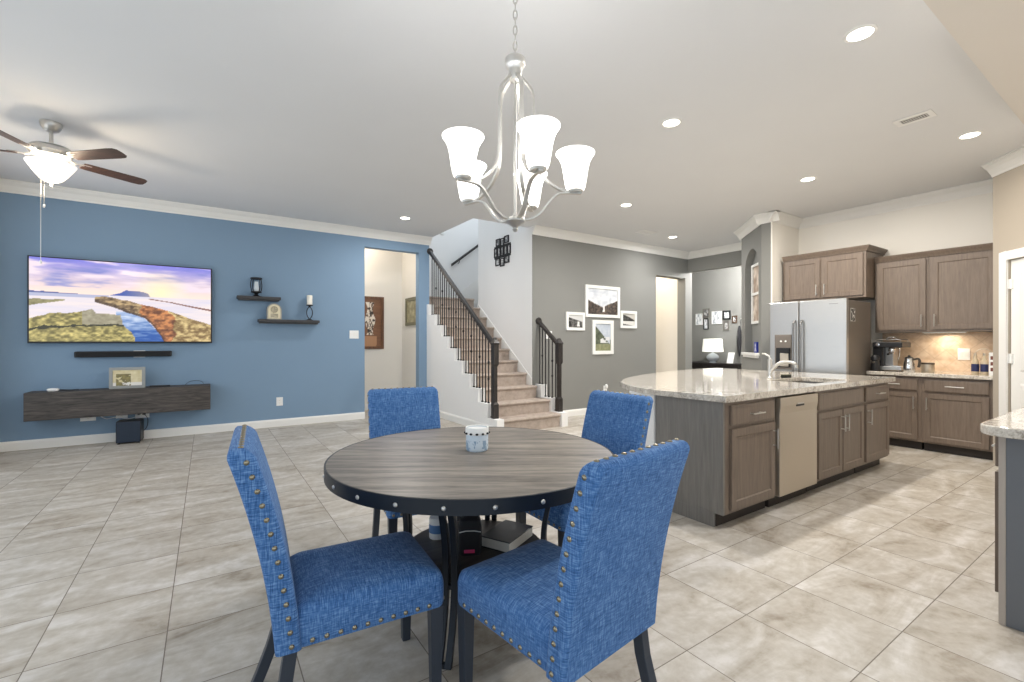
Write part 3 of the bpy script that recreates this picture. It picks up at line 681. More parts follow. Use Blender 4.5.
def base_cab(label, loc, rotz, W, depth, doors, drawers, false_front=False, lead=0.0, endpanel=None, group=None, top=.882, hollow=False, nohandle=()):
    r = thing('base_cabinet', label, 'cabinet', loc, rotz, group)
    b = MB()
    if hollow:
        for q in ((0, W, 0, .02, .1, top), (0, .018, .02, depth, .1, top), (W-.018, W, .02, depth, .1, top), (.018, W-.018, depth-.018, depth, .1, top), (.018, W-.018, .02, depth-.018, .1, .118)): b.box(*q)
    else: b.box(0, W, 0, depth, .1, top)
    b.build('body', m_cab, r, bevel=.002)
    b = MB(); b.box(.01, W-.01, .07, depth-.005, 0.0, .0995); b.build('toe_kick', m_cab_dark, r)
    for x0, x1 in drawers:
        b = MB(); b.loft([[(x0, -.001, .715), (x1, -.001, .715), (x1, -.001, .855), (x0, -.001, .855)], [(x0, -.016, .715), (x1, -.016, .715), (x1, -.016, .855), (x0, -.016, .855)],
                          [(x0+.01, -.02, .725), (x1-.01, -.02, .725), (x1-.01, -.02, .845), (x0+.01, -.02, .845)]])
        d = b.build('false_drawer_front' if false_front else 'drawer', m_cab, r)
        if not false_front: handle_h((x0+x1)/2, .785, .16, d)
    for x0, x1, hs in doors:
        b = MB(); shaker(b, x0, x1, .125, .69); d = b.build('door', m_cab, r)
        handle_v(x1-.03 if hs > 0 else x0+.03, .57, .15, d)
    if endpanel:
        b = MB(); b.box(-.02, -.0005, .0, depth, 0 if False else .1, top); b.box(-.02, -.0005, .07, depth, 0, .0999); b.build('end_panel', m_panel, r, bevel=.001)
    return r
IY = 1.82
base_cab('taupe island cabinet at the corner, left of the dishwasher', (2.98, IY, 0), 0, .67, .57, [(.055, .64, 1)], [(.055, .64)], endpanel=True)
base_cab('taupe island sink cabinet with two doors, right of the dishwasher', (4.32, IY, 0), 0, 1.0, .57, [(.03, .49, 1), (.51, .97, -1)], [(.03, .97)], True, hollow=True)
base_cab('narrow taupe island cabinet at the far end by the kitchen wall', (5.3215, IY, 0), 0, .65, .57, [(.03, .62, -1)], [(.03, .62)])
dw = thing('dishwasher', 'stainless steel dishwasher in the kitchen island', 'dishwasher', (3.655, IY, 0))
b = MB(); b.box(.005, .655, .03, .56, .1, .87); b.build('body', m_cab_dark, dw)
b = MB(); b.box(.03, .65, -.022, .03, .10, .74); b.loft([[(.03, -.022, .74), (.65, -.022, .74), (.65, .03, .74), (.03, .03, .74)], [(.03, -.03, .80), (.65, -.03, .80), (.65, .03, .80), (.03, .03, .80)], [(.03, -.03, .868), (.65, -.03, .868), (.65, .03, .868), (.03, .03, .868)]])
b.build('door', m_dwsteel, dw, bevel=.004)
b = MB(); b.box(.27, .40, -.0325, -.0295, .785, .80); b.build('handle_slot', m_black, dw)
b = MB(); b.box(.28, .39, -.036, -.0326, .802, .811); b.build('latch', m_nickel, dw)
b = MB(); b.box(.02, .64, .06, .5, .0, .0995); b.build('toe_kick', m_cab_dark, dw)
# white knee wall under the curved bar
knee = [(2.94, 2.395), (5.98, 2.395), (5.98, 3.1), (5.3, 3.32), (4.6, 3.2), (4.0, 3.02), (3.5, 2.92), (3.15, 2.82), (2.98, 2.68)]
b = MB(); b.prism(knee, 0, .884); struct(b.build('wall_island', m_white))
# countertop with sink cut-out
edge = [(2.935, 1.79), (2.94, 1.785), (6.055, 1.78), (6.06, 1.785), (6.06, 3.83), (5.6, 3.84), (5.2, 3.80), (4.85, 3.73), (4.5, 3.63), (4.1, 3.50), (3.75, 3.36), (3.45, 3.18), (3.2, 2.99), (3.02, 2.75), (2.91, 2.47), (2.915, 2.15)]
SX0, SX1, SY0, SY1 = 4.5, 5.25, 1.90, 2.34
def counter(name, label, poly, hole, z0, z1):
    b = MB()
    if not hole:
        b.prism(poly, z0, z1)
    else:
        hx0, hx1, hy0, hy1 = hole
        # split the outline at the hole's left edge line x=hx0 and build two C-shaped faces
        n = len(poly); cut = hx0+.3
        def split(keep_left):
            out = []
            for i in range(n):
                p, q_ = poly[i], poly[(i+1) % n]
                inside = lambda c: (c[0] <= cut) == keep_left
                if inside(p): out.append((p, 0))
                if inside(p) != inside(q_):
                    u = (cut-p[0])/(q_[0]-p[0]); out.append(((cut, p[1]+(q_[1]-p[1])*u), 1))
            return out
        for z, flip in ((z1, False), (z0, True)):
            for left in (True, False):
                pts = [p for p, c in split(left)]; marks = [c for p, c in split(left)]
                # the two cut points are adjacent: insert the hole boundary between them
                i = next(k for k in range(len(pts)) if marks[k] and marks[(k+1) % len(pts)])
                a, c = pts[i], pts[(i+1) % len(pts)]
                side = hx0 if left else hx1
                ins = [(cut, hy0), (side, hy0), (side, hy1), (cut, hy1)]
                if a[1] > c[1]: ins = ins[::-1]
                loop = pts[:i+1]+ins+pts[i+1:]
                b.f([b.v((x, y, z)) for x, y in loop])
        b.loft([[(x, y, z0) for x, y in poly], [(x, y, z1) for x, y in poly]], False, False)
        hh = [(hx0, hy0), (cut, hy0), (hx1, hy0), (hx1, hy1), (cut, hy1), (hx0, hy1)]
        b.loft([[(x, y, z0) for x, y in hh], [(x, y, z1) for x, y in hh]], False, False)
    return tag(b.build(name, m_granite, bevel=.008 if not hole else .006, seg=3), label, 'countertop')
counter('island_countertop', 'speckled beige granite island top with a curved bar edge', edge, (SX0, SX1, SY0, SY1), .885, .93)
sk_ = thing('kitchen_sink', 'undermounted steel sink sunk in the granite island', 'sink', (4.875, 2.12, .885))
b = MB(); hx, hy = .385, .228
b.loft([rrect(0, 0, hx, hy, .04, -.002), rrect(0, 0, hx-.012, hy-.012, .04, -.002), rrect(0, 0, hx-.03, hy-.03, .05, -.17), rrect(0, 0, hx-.07, hy-.07, .05, -.185)], False, True)
b.build('basin', flat('dull sink steel', rgb(120, 118, 115), .4, .8), sk_, smooth=True)
b = MB(); b.lathe([(.001, -.184), (.04, -.184), (.043, -.180), (.03, -.1795), (.001, -.182)], seg=20); b.build('drain', m_chrome, sk_)
sp_ = thing('scrub_sponge', 'dark scrub pad lying on the sink edge behind the faucet spout', 'sponge', (4.99, 2.375, .93))
b = MB(); b.loft([rrect(0, 0, .06*s, .03*s, .012, z) for s, z in ((.95, 0.001), (1, .006), (1, .022), (.9, .028))]); b.build('pad', flat('dark scrub pad', rgb(50, 52, 48), .9), sp_)
b = MB(); b.loft([rrect(0, 0, .058, .029, .01, z) for z in (.0285, .035)]); b.build('sponge_layer', flat('grey sponge', rgb(120, 118, 100), .9), sp_)
fc = thing('kitchen_faucet', 'brushed nickel single-lever faucet standing on the granite island', 'faucet', (4.84, 2.46, .93))
b = MB(); b.lathe([(.001, 0), (.03, 0), (.032, .006), (.026, .014), (.022, .03), (.022, .17), (.024, .18), (.02, .195), (.001, .198)], seg=20); b.build('body', m_nickel, fc, smooth=True)
b = MB(); b.tube([(p[0], p[1], p[2]) for p in spl([(0, -.01, .07), (0, -.06, .13), (0, -.13, .165), (0, -.20, .168), (0, -.25, .15)], 5)], [.018]*12+[.016]*9, 12); b.build('spout', m_nickel, fc, smooth=True)
b = MB(); b.lathe([(.001, 0), (.019, 0), (.019, .03), (.001, .03)], (0, -.252, .115), 16); b.build('spray_head', m_nickel, fc, smooth=True)
b = MB(); b.tube([(0, 0, .195), (0, .01, .225), (-.01, .05, .245), (-.012, .075, .248)], [.012, .01, .008, .007], 10); b.build('lever', m_nickel, fc, smooth=True)

# kitchen wall run: fronts face -X  (local -Y -> world -X : rotate -90)
RK_ = -PI/2
base_cab('taupe base cabinet under the espresso machine beside the fridge', (7.12, 2.383, 0), RK_, .533, .61, [(.03, .503, 1)], [(.03, .503)])
base_cab('wide taupe base cabinet next to the pantry wall', (7.12, 1.849, 0), RK_, .605, .61, [(.03, .575, -1)], [(.03, .575)])
counter('kitchen_countertop', 'granite counter under the wall cabinets beside the pantry', [(7.075, 1.238), (7.737, 1.238), (7.737, 2.384), (7.075, 2.384)], None, .885, .93)
def upper(label, loc, W, depth, z0, z1, doors, crown_sides, handles):
    r = thing('wall_cabinet', label, 'cabinet', loc, RK_)
    b = MB(); b.box(0, W, 0, depth, z0, z1); b.build('body', m_cab, r, bevel=.002)
    for (x0, x1), hs in zip(doors, handles):
        b = MB(); shaker(b, x0, x1, z0+.03, z1-.03, .06); d = b.build('door', m_cab, r)
        handle_v(x1-.035 if hs > 0 else x0+.035, z0+.14, .15, d)
    b = MB(); l, rr_ = crown_sides; pr_ = [(-.001, 0), (-.012, 0), (-.02, .02), (-.045, .055), (-.05, .07), (-.001, .07)]
    b.loft([[(0+(p if l else 0), p, z1-.01+q_) for p, q_ in pr_], [(W-(p if rr_ else 0), p, z1-.01+q_) for p, q_ in pr_]])
    if rr_: b.loft([[(W-p, p, z1-.01+q_) for p, q_ in pr_], [(W-p, depth, z1-.01+q_) for p, q_ in pr_]])
    if l: b.loft([[(p, p, z1-.01+q_) for p, q_ in pr_], [(p, depth, z1-.01+q_) for p, q_ in pr_]])
    b.box(.0, W, 0, depth, z1-.001+.001, z1+.02)
    b.build('crown', m_cab, r)
    return r
upper('tall taupe wall cabinet above the espresso machine', (7.42, 2.40, 0), .545, .325, 1.425, 2.36, [(.03, .52)], (False, False), [1])
upper('tall taupe wall cabinet beside the pantry wall', (7.42, 1.853, 0), .61, .325, 1.425, 2.36, [(.025, .58)], (False, False), [-1])
upper('short taupe two-door cabinet above the refrigerator', (7.15, 3.44, 0), 1.03, .59, 1.89, 2.50, [(.03, .495), (.525, 1.0)], (False, True), [1, -1])
lb = thing('under_cabinet_light', 'slim light bar under the wall cabinet beside the pantry', 'light', (7.58, 1.75, 1.4245))
b = MB(); b.box(-.03, .03, -.2, .2, -.012, 0); b.build('housing', m_plastic, lb)
b = MB(); b.box(-.024, .024, -.19, .19, -.0135, -.0122); b.build('diffuser', m_lampshade, lb)
lamp('under cabinet glow', (0, 0, -.03), 2.2, (1, .86, .66), lb, 'AREA', .14)

# refrigerator, front faces -X, origin at left front (Y=3.305)
fr = thing('refrigerator', 'side-by-side stainless steel refrigerator beyond the island', 'refrigerator', (6.5, 3.31, 0), RK_)
m_handle = flat('satin dark steel', rgb(150, 150, 150), .3, 1)
FW, FH = .92, 1.84; DX = .375
b = MB(); b.box(.005, FW-.005, .075, .76, .03, FH-.02); b.build('body', m_fridgeside, fr, bevel=.006)
def fdoor(x0, x1):
    b = MB(); b.box(x0, x1, 0, .07, .08, FH); return b.build('door', m_steel, fr, bevel=.012, seg=3)
dl = fdoor(0, DX-.004); d2 = fdoor(DX+.004, FW)
for d, x in ((dl, DX-.045), (d2, DX+.045)):
    b = MB(); b.tube(spl([(x, 0, 1.58), (x, -.035, 1.56), (x, -.052, 1.50), (x, -.055, 1.1), (x, -.055, .75), (x, -.052, .6), (x, -.035, .54), (x, 0, .52)], 4), .014, 12); b.build('handle', m_handle, d, smooth=True)
b = MB(); b.box(.075, .30, -.012, .001, .93, 1.40); b.box(.085, .29, -.016, -.0121, 1.235, 1.39); dp = b.build('dispenser', m_fridgeside, dl, bevel=.003)
b = MB(); b.box(.095, .28, -.0165, -.0122, .96, 1.22); b.build('dispenser_recess', m_black, dl)
b = MB(); b.box(.15, .26, -.03, -.017, .97, 1.15); b.build('paddle', m_dwsteel, dl, bevel=.006)
b = MB(); b.box(.20, .27, -.04, -.017, 1.15, 1.21); b.build('spout', m_black, dl)
for x in (.16, .22):
    b = MB(); b.lathe([(.001, -.0165), (.012, -.0165), (.012, -.0195), (.001, -.0195)], (x, 0, 1.31), 14, 'y'); b.build('button', m_plastic, dl)
b = MB(); b.box(.02, FW-.02, .08, .7, .0, .0299); b.build('base_grille', m_black, fr)
b = MB(); b.box(FW-.19, FW-.09, -.0015, .0, 1.775, 1.783); b.build('name_badge', flat('grey badge lettering', rgb(150, 150, 150), .3, 1), d2)
for x in (.05, FW-.12):
    b = MB(); b.box(x, x+.07, .02, .12, FH-.0201, FH+.012); b.build('hinge_cover', m_black, fr, bevel=.004)
# magnet photo on the side
mg = thing('magnet_photo', 'small black and white photo magnet on the side of the refrigerator', 'photo', (6.69, 2.393, 1.56))
def f_mag(u, v):
    k = abs(u-.5); d = fbm(u*7, v*7, 5)
    return (235, 235, 232) if d > .56 or k > .46 else (40, 38, 38)
picture('print', .13, .16, 24, 28, f_mag, m_print, mg, (0, -.0035, 0))
b = MB(); b.box(-.066, .066, -.003, .0, -.002, .162); b.build('backing', m_plastic, mg)

# espresso machine (front faces -X)
es = thing('espresso_machine', 'black and chrome espresso machine on the counter by the fridge', 'espresso machine', (7.40, 2.22, .93), RK_)
W = .36
b = MB(); b.box(-.15, .15, -.17, .17, .012, .06); b.box(-.16, .02, .0, .17, .06, .34) ; b.build('body', m_steel, es, bevel=.006)
b = MB(); b.box(-.155, .155, -.16, .165, .30, .37); b.build('top_housing', m_black, es, bevel=.01)
b = MB(); b.box(-.17, -.06, -.10, .0, .06, .34); b.build('water_tank', m_black, es, bevel=.01)
for x in (-.14, .14):
    for y in (-.15, .15):
        b = MB(); b.lathe([(.001, 0), (.016, 0), (.016, .0125), (.001, .0125)], (x, y, 0), 10); b.build('foot', m_black, es)
b = MB(); b.lathe([(.001, 0), (.036, 0), (.038, .02), (.03, .05), (.001, .05)], (.03, -.08, .25), 18); b.build('group_head', m_chrome, es, smooth=True)
b = MB(); b.lathe([(.001, 0), (.03, 0), (.034, .03), (.001, .03)], (.03, -.08, .215), 16); b.build('portafilter', m_chrome, es, smooth=True)
b = MB(); b.tube([(.03, -.11, .23), (.03, -.16, .225), (.03, -.22, .215)], [.008, .012, .013]); b.build('portafilter_handle', m_black, es, smooth=True)
b = MB(); b.tube(spl([(.12, -.13, .30), (.13, -.15, .24), (.125, -.16, .18), (.115, -.165, .14)], 4), .005); b.build('steam_wand', m_chrome, es, smooth=True)
b = MB(); b.box(-.14, .14, -.165, -.02, .0602, .07); b.build('drip_tray', m_chrome, es, bevel=.002)
b = MB(); b.tube([(-.13, -.12, .372), (-.13, -.12, .40), (.13, -.12, .40), (.13, -.12, .372)], .005, 8); b.tube([(-.13, .14, .372), (-.13, .14, .40), (.13, .14, .40), (.13, .14, .372)], .005, 8); b.build('cup_rail', m_chrome, es)
b = MB(); b.lathe([(.001, 0), (.02, 0), (.022, -.02), (.001, -.022)], (-.09, -.161, .335), 16, 'y'); b.build('dial', m_chrome, es)
b = MB(); b.tube([(-.05, .0, .40), (-.03, 0, .43), (.03, 0, .43), (.06, .02, .40)], .012, 8); b.build('tamper', m_chrome, es, smooth=True)
gr = thing('coffee_grinder', 'small black appliance left of the espresso machine', 'appliance', (7.16, 2.315, .93), RK_)
b = MB(); b.lathe([(.001, 0), (.05, 0), (.052, .01), (.045, .1), (.04, .13), (.05, .14), (.05, .17), (.03, .2), (.001, .205)], (-.0, 0, 0), 20); b.build('body', m_black, gr, smooth=True)
b = MB(); b.tube([(0, -.045, .12), (0, -.075, .11)], .014, 8); b.build('spout', m_chrome, gr)
cf = thing('coffee_pot', 'steel coffee carafe with a dark handle on the counter', 'carafe', (7.22, 1.99, .93), RK_)
b = MB(); b.lathe([(.001, 0), (.055, 0), (.058, .008), (.058, .06), (.05, .12), (.042, .16), (.046, .175), (.04, .172), (.036, .158), (.001, .158)], seg=28); b.build('body', m_chrome, cf, smooth=True)
b = MB(); b.lathe([(.001, .159), (.038, .159), (.04, .18), (.015, .19), (.012, .205), (.001, .207)], seg=20); b.build('lid', m_black, cf, smooth=True)
b = MB(); b.tube(spl([(.045, 0, .155), (.085, 0, .165), (.10, 0, .145), (.098, 0, .10), (.09, 0, .06)], 4), .009, w=.012, up=(0, 1, 0)); b.build('handle', flat('dark brown handle', rgb(60, 52, 42), .5), cf, smooth=True)
cn = thing('canister', 'short round brushed metal canister on the counter right of the carafe', 'canister', (7.40, 1.86, .93))
b = MB(); b.lathe([(.001, 0), (.062, 0), (.064, .004), (.064, .095), (.001, .095)], seg=32); b.build('body', m_dwsteel, cn, smooth=True)
b = MB(); b.lathe([(.001, .0955), (.066, .0955), (.066, .112), (.06, .116), (.001, .116)], seg=32); b.build('lid', flat('dark lid', rgb(80, 70, 60), .4, .4), cn, smooth=True)
for x, lab, cat_c in ((1.44, 'left of two clear bottles with blue labels by the pantry wall', 'a'), (1.365, 'right of two clear bottles with blue labels next to the white box', 'b')):
    bo = thing('syrup_bottle', lab, 'bottle', (7.40, x, .93), 0, 'syrup bottles on the counter')
    b = MB(); b.lathe([(.001, 0), (.03, 0), (.033, .006), (.033, .13), (.026, .16), (.013, .185), (.012, .215), (.001, .215)], seg=20); b.build('glass', flat('amber bottle glass', rgb(206, 190, 162), .1, 0), bo, smooth=True)
    b = MB(); b.lathe([(.0335, .03), (.034, .032), (.034, .115), (.0335, .117)], seg=20); b.build('label_band', flat('navy label', rgb(42, 48, 92), .5), bo)
    b = MB(); b.lathe([(.001, .2155), (.014, .2155), (.014, .24), (.001, .242)], seg=14); b.build('cap', m_dwsteel, bo)
bx_ = thing('recipe_box', 'white patterned box standing against the pantry wall on the counter', 'box', (7.40, 1.285, .93))
b = MB(); b.box(-.05, .05, -.035, .035, 0, .25); b.build('carton', m_plastic, bx_, bevel=.002)
b = MB()
for k in range(3): b.box(-.0515, -.0502, -.022, .022, .04+k*.065, .08+k*.065)
b.build('printed_panel', flat('red brown print', rgb(120, 70, 62), .6), bx_)
wk = thing('wire_basket_handle', 'thin arched wire hoop behind the syrup bottles', 'wire hoop', (7.56, 1.40, .93))
b = MB(); b.tube([(0, .09*math.cos(a), .16+.13*math.sin(a)) for a in [PI*k/14 for k in range(15)]], .004); b.tube([(0, .09, .16), (0, .09, .004), (0, -.09, .004), (0, -.09, .16)], .004); b.build('wire', m_dwsteel, wk)
b = MB(); b.box(-.03, .03, -.094, .094, 0, .006); b.build('base', m_dwsteel, wk)

# right-hand counter, end panel faces -X, front faces +Y
rc = thing('base_cabinet', 'blue-grey cabinet end at the right edge of the picture', 'cabinet', (3.06, .515, 0), PI)
# local: x to -X world, so build with W negative side: body spans world X 3.06..5.2
b = MB(); b.box(-2.2, 0, 0, .60, .1, .882); b.build('body', m_cab, rc, bevel=.002)
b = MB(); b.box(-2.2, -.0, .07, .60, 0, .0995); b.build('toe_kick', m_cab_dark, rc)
b = MB(); b.box(.0005, .018, .024, .60, 0, .882); b.build('end_panel', flat('blue-grey end panel', rgb(108, 111, 116), .4), rc, bevel=.001)
b = MB(); b.box(.0005, .02, 0, .0235, 0, .882); b.build('corner_stile', flat('pale grey stile', rgb(176, 166, 156), .45), rc, bevel=.001)
for k in range(4):
    x0, x1 = -.03-k*.54-.48, -.03-k*.54
    b = MB(); shaker(b, x0, x1, .125, .69); d = b.build('door', m_cab, rc); handle_v(x0+.03, .57, .15, d)
    b = MB(); b.box(x0, x1, -.02, -.001, .715, .855); d = b.build('drawer', m_cab, rc, bevel=.004); handle_h((x0+x1)/2, .785, .16, d)
cor = [(2.87+.1-.1*math.cos(a), .56-.1+.1*math.sin(a)) for a in [PI/2*k/8 for k in range(9)]]
counter('kitchen_countertop', 'pale granite counter with a rounded corner at the right edge of the picture', [(2.87, -.125)]+cor+[(5.3, .56), (5.3, -.125)], None, .885, .93)
# ================================================================ BLUE WALL
WY = 7.85
tv = thing('television', 'large flat television showing a sunset coast on the blue wall', 'television', (-.865, WY, 1.285))
TW, TH = 1.85, 1.055
b = MB(); b.box(-TW/2, TW/2, -.075, -.035, 0, TH); b.build('frame', m_black, tv, bevel=.004)
b = MB(); b.box(-.5, .5, -.0345, -.001, .25, .8); b.build('wall_mount', m_black, tv)
def plin(u, P):
    if u <= P[0][0]: return P[0][1]
    for (a, b), (c, d) in zip(P, P[1:]):
        if u <= c: return b+(d-b)*(u-a)/(c-a)
    return P[-1][1]
def f_tv(u, v):
    n = fbm(u*14, v*10, 1)-.5; n2 = fbm(u*44, v*40, 2); n3 = fbm(u*20, v*60, 6)-.5
    hz = .58
    if v > hz:
        t = (v-hz)/(1-hz); c = mixc((252, 226, 212), (126, 126, 220), t**1.5)
        cl = fbm(u*5+.3, v*16, 3); c = mixc(c, (240, 222, 232), (cl-.46)*5 if cl > .46 else 0); c = mixc(c, (118, 128, 200), (.40-cl)*4 if cl < .42 and t > .2 else 0)
        d = math.hypot((u-.69)*1.75, v-.645); c = mixc((255, 240, 196), c, min(1, d*3.2+.0))
        top = plin(u, [(.40, hz), (.46, .615), (.49, .655), (.58, .645), (.615, .625), (.63, hz)])
        if .40 < u < .63 and v < top: c = mixc((70, 92, 170), (158, 150, 160), (u-.47)*6)
        if u < .24 and v < hz+.035*fbm(u*24, 1, 4)*(1-u*3): c = (84, 96, 150)
        return c
    c = mixc((246, 230, 224), (216, 212, 230), fbm(u*5, v*30, 5)*1.2-.1)
    if u < .4 and v > .54: c = mixc(c, (150, 160, 196), .6)
    if u < .17 and .43+.35*u < v+.02*n < .505: c = mixc((110, 104, 70), (176, 168, 124), n2)
    if abs(v-plin(u, [(.62, .555), (.75, .52), (.88, .47), (1, .43)])) < .007+.018*max(0, u-.7)+.006*n and u > .62: c = mixc((120, 78, 70), (150, 110, 100), n2)
    right = plin(v, [(0, .545), (.10, .525), (.22, .475), (.34, .46)])+.03*n
    ltop = plin(u, [(0, .27), (.10, .34), (.22, .355), (.31, .41), (.33, .355), (.48, .335)])+.05*n
    # blue channel
    chr_ = plin(v, [(0, .715), (.08, .69), (.22, .635), (.31, .59), (.36, .53), (.40, .47)])
    if v < .38 and right-.02 < u < chr_: c = mixc((46, 88, 164), (206, 218, 238), (v-.03)*2.4+1.2*n3+.25*(.6-u))
    if v < ltop and u < right:
        c = mixc((112, 104, 62), (226, 208, 132), (n2-.3)*2.0)
        if u > .26 and v > .2+.1*n: c = mixc((128, 120, 98), (190, 182, 156), n2)
        if abs(v-(.15+.12*u+.10*n)) < .012: c = (58, 56, 38)
    top = plin(u, [(.32, .55), (.38, .565), (.50, .52), (.634, .46), (.76, .385), (1, .235)])+.03*n
    bot = plin(u, [(.32, .50), (.43, .43), (.55, .335), (.60, .30), (.634, .23), (.69, .08), (.72, -.05)])+.03*n
    if u > .322 and bot < v < top:
        w = (n2-.3)*2.3; c = mixc((84, 66, 50), (200, 172, 126), w)
        if .56 < u+.1*n < .76: c = mixc(mixc((110, 64, 40), (212, 134, 78), w), c, .15)
        elif u > .72: c = mixc(mixc((140, 112, 66), (232, 208, 144), w), c, .25)
        if v < bot+.035: c = mixc(c, (60, 46, 40), .6)
    return c
picture('screen', TW-.03, TH-.035, 230, 130, f_tv, m_screen, tv, (0, -.0765, .022))
sb = thing('soundbar', 'long slim black soundbar mounted below the television', 'soundbar', (-.89, WY, 1.105))
b = MB(); b.box(-.49, .49, -.075, -.015, 0, .075); b.build('body', m_black, sb, bevel=.01)
b = MB(); b.box(-.47, .47, -.077, -.0755, .01, .065); b.build('grille', flat('black grille cloth', rgb(30, 31, 33), .9), sb)
b = MB(); b.box(.08, .20, -.0145, -.001, -.008, .083); b.build('bracket', m_plastic, sb)
co = thing('floating_console', 'charcoal oak floating media shelf on the blue wall', 'shelf', (-.865, WY, .375))
b = MB(); b.box(-.905, .905, -.30, -.001, 0, .33); b.build('carcass', m_console, co, bevel=.004)
for x0, x1 in ((-.905, .905),):
    b = MB(); b.box(x0+.004, x1-.004, -.318, -.3005, .004, .326); b.build('drop_front', m_console, co, bevel=.003)
pf = thing('picture_frame', 'small silver framed photo standing on the floating console', 'picture frame', (-.85, WY-.2, .705))
b = MB(); w_, h_, f_ = .36, .27, .035
def frame_mesh(w, h, f, d):
    b = MB(); o_ = [(-w/2, 0), (w/2, 0), (w/2, h), (-w/2, h)]; i_ = [(-w/2+f, f), (w/2-f, f), (w/2-f, h-f), (-w/2+f, h-f)]
    R = [[(x, y, z) for x, z in p] for p, y in ((o_, 0), (o_, -d), (i_, -d), (i_, -d*.25), (o_, 0))]
    b.loft(R[:4], False, False); b.loft([R[0], R[3]], False, False); return b
frame_mesh(w_, h_, f_, .018).build('frame', flat('silver frame', rgb(150, 152, 150), .4, .3), pf)
def f_small(u, v):
    n = fbm(u*8, v*6, 9)
    if .1 < u < .62 and v < .75 and n > .42: return mixc((70, 66, 50), (176, 160, 96), n)
    if v < .22: return (236, 232, 226)
    return mixc((205, 190, 140), (236, 226, 196), n)
picture('photo', w_-2*f_+.004, h_-2*f_+.004, 40, 30, f_small, m_print, pf, (0, -.008, f_-.002))
b = MB(); b.box(-.03, .03, .0, .09, 0, .005); b.loft([[(-.02, .001, .2), (.02, .001, .2), (.02, .085, .0052), (-.02, .085, .0052)], [(-.02, .006, .2), (.02, .006, .2), (.02, .09, .0052), (-.02, .09, .0052)]]); b.build('easel_back', m_black, pf)
mb_ = thing('media_device', 'slim black device lying on the console right of the framed photo', 'device', (-.52, WY-.16, .705))
b = MB(); b.box(-.11, .11, -.022, .022, 0.0005, .018); b.build('body', m_black, mb_, bevel=.005)
for k in range(5):
    b = MB(); b.lathe([(.001, .0182), (.005, .0182), (.004, .0205), (.001, .0205)], (-.08+k*.03, 0, 0), 8); b.build('button', m_fridgeside, mb_)
ct = thing('small_device', 'small white device with a black cable on the left end of the console', 'device', (-1.55, WY-.16, .705))
b = MB(); b.loft([rrect(0, 0, .055*s, .03*s, .02*s, z) for s, z in ((.8, 0.0005), (1, .012), (1, .024), (.8, .034), (.3, .036))]); b.build('body', m_plastic, ct, smooth=True)
b = MB(); b.tube(spl([(.05, 0, .015), (.1, .03, .008), (.16, .0, .006), (.22, .04, .006)], 4), .006); b.build('cable', m_black, ct)
cb = tag(MB().tube(spl([(-.25, WY-.05, .709), (-.2, WY-.06, .75), (-.12, WY-.03, .76), (-.06, WY-.02, .74), (-.04, WY-.02, .709)], 5), .003).build('cable', m_black, smooth=True), 'thin black cable looping up from the right of the console', 'cable')
sw_ = thing('subwoofer', 'dark cube subwoofer on the floor below the console', 'speaker', (-.83, 7.68, 0), -.06)
b = MB(); b.box(-.125, .125, -.10, .12, .015, .29); b.build('cabinet', m_black, sw_, bevel=.01)
b = MB(); b.box(-.118, .118, -.106, -.1005, .022, .283); b.build('grille', m_black_glass, sw_, bevel=.003)
for x in (-.1, .1):
    for y in (-.08, .1):
        b = MB(); b.lathe([(.001, 0), (.014, 0), (.012, .0155), (.001, .0155)], (x, y, 0), 10); b.build('foot', m_black, sw_)
def plate(label, x, z, w, h, kind, y=WY, rz=0, at=None, cat=None, grp=None):
    p = thing('wall_switch' if kind == 's' else 'wall_outlet', label, cat or ('switch' if kind == 's' else 'outlet'), at or (x, y, z), rz, grp)
    b = MB(); b.box(-w/2, w/2, -.007, -.0005, -h/2, h/2); b.build('cover_plate', m_plastic, p, bevel=.003)
    if kind == 's':
        n = max(1, round(w/.05)-0) if w > .09 else 1
        for k in range(n):
            xx = (k-(n-1)/2)*.046; b = MB(); b.loft([[(xx-.017, -.0072, -.033), (xx+.017, -.0072, -.033), (xx+.017, -.0072, .033), (xx-.017, -.0072, .033)], [(xx-.016, -.009, -.032), (xx+.016, -.009, -.032), (xx+.016, -.013, .032), (xx-.016, -.013, .032)]]); b.build('rocker', m_trim, p)
    elif kind == 'o':
        for zz in (-.02, .02):
            b = MB(); b.lathe([(.001, 0), (.016, 0), (.016, -.002), (.001, -.002)], (0, -.0072, zz), 16, 'y'); so = b.build('socket', m_trim, p)
            for s in (-.006, .006):
                b = MB(); b.box(s-.001, s+.001, -.0102, -.0093, zz-.002, zz+.006); b.build('slot', m_black, so)
    return p
plate('white double switch on the blue wall beside the doorway', 2.05, 1.425, .15, .135, 's')
plate('white outlet low on the blue wall right of the television', .93, .385, .09, .13, 'o')
plate('white outlet partly hidden below the left end of the console', -1.26, .345, .15, .10, 'o')
plate('white outlet below the middle of the console with a cable', -.93, .375-.03, .12, .09, 'o')
pl = plate('white outlet with black plugs just above the subwoofer', -.72, .35, .15, .13, 'o')
for x in (-.03, .02):
    b = MB(); b.box(x-.018, x+.018, -.04, -.0105, -.02, .015); b.build('plug', m_black, pl, bevel=.004)
tag(MB().tube(spl([(-1.15, WY-.03, .36), (-1.08, WY-.04, .31), (-.98, WY-.03, .32), (-.85, WY-.03, .29), (-.72, WY-.045, .34)], 5), .004).build('power_cable', m_plastic, smooth=True), 'white power cable drooping below the console', 'cable')
tag(MB().tube(spl([(-.70, WY-.052, .345), (-.66, WY-.06, .28), (-.665, WY-.05, .18), (-.70, WY-.055, .12)], 5), .004).build('power_cable', m_black, smooth=True), 'black power cable hanging beside the subwoofer', 'cable')
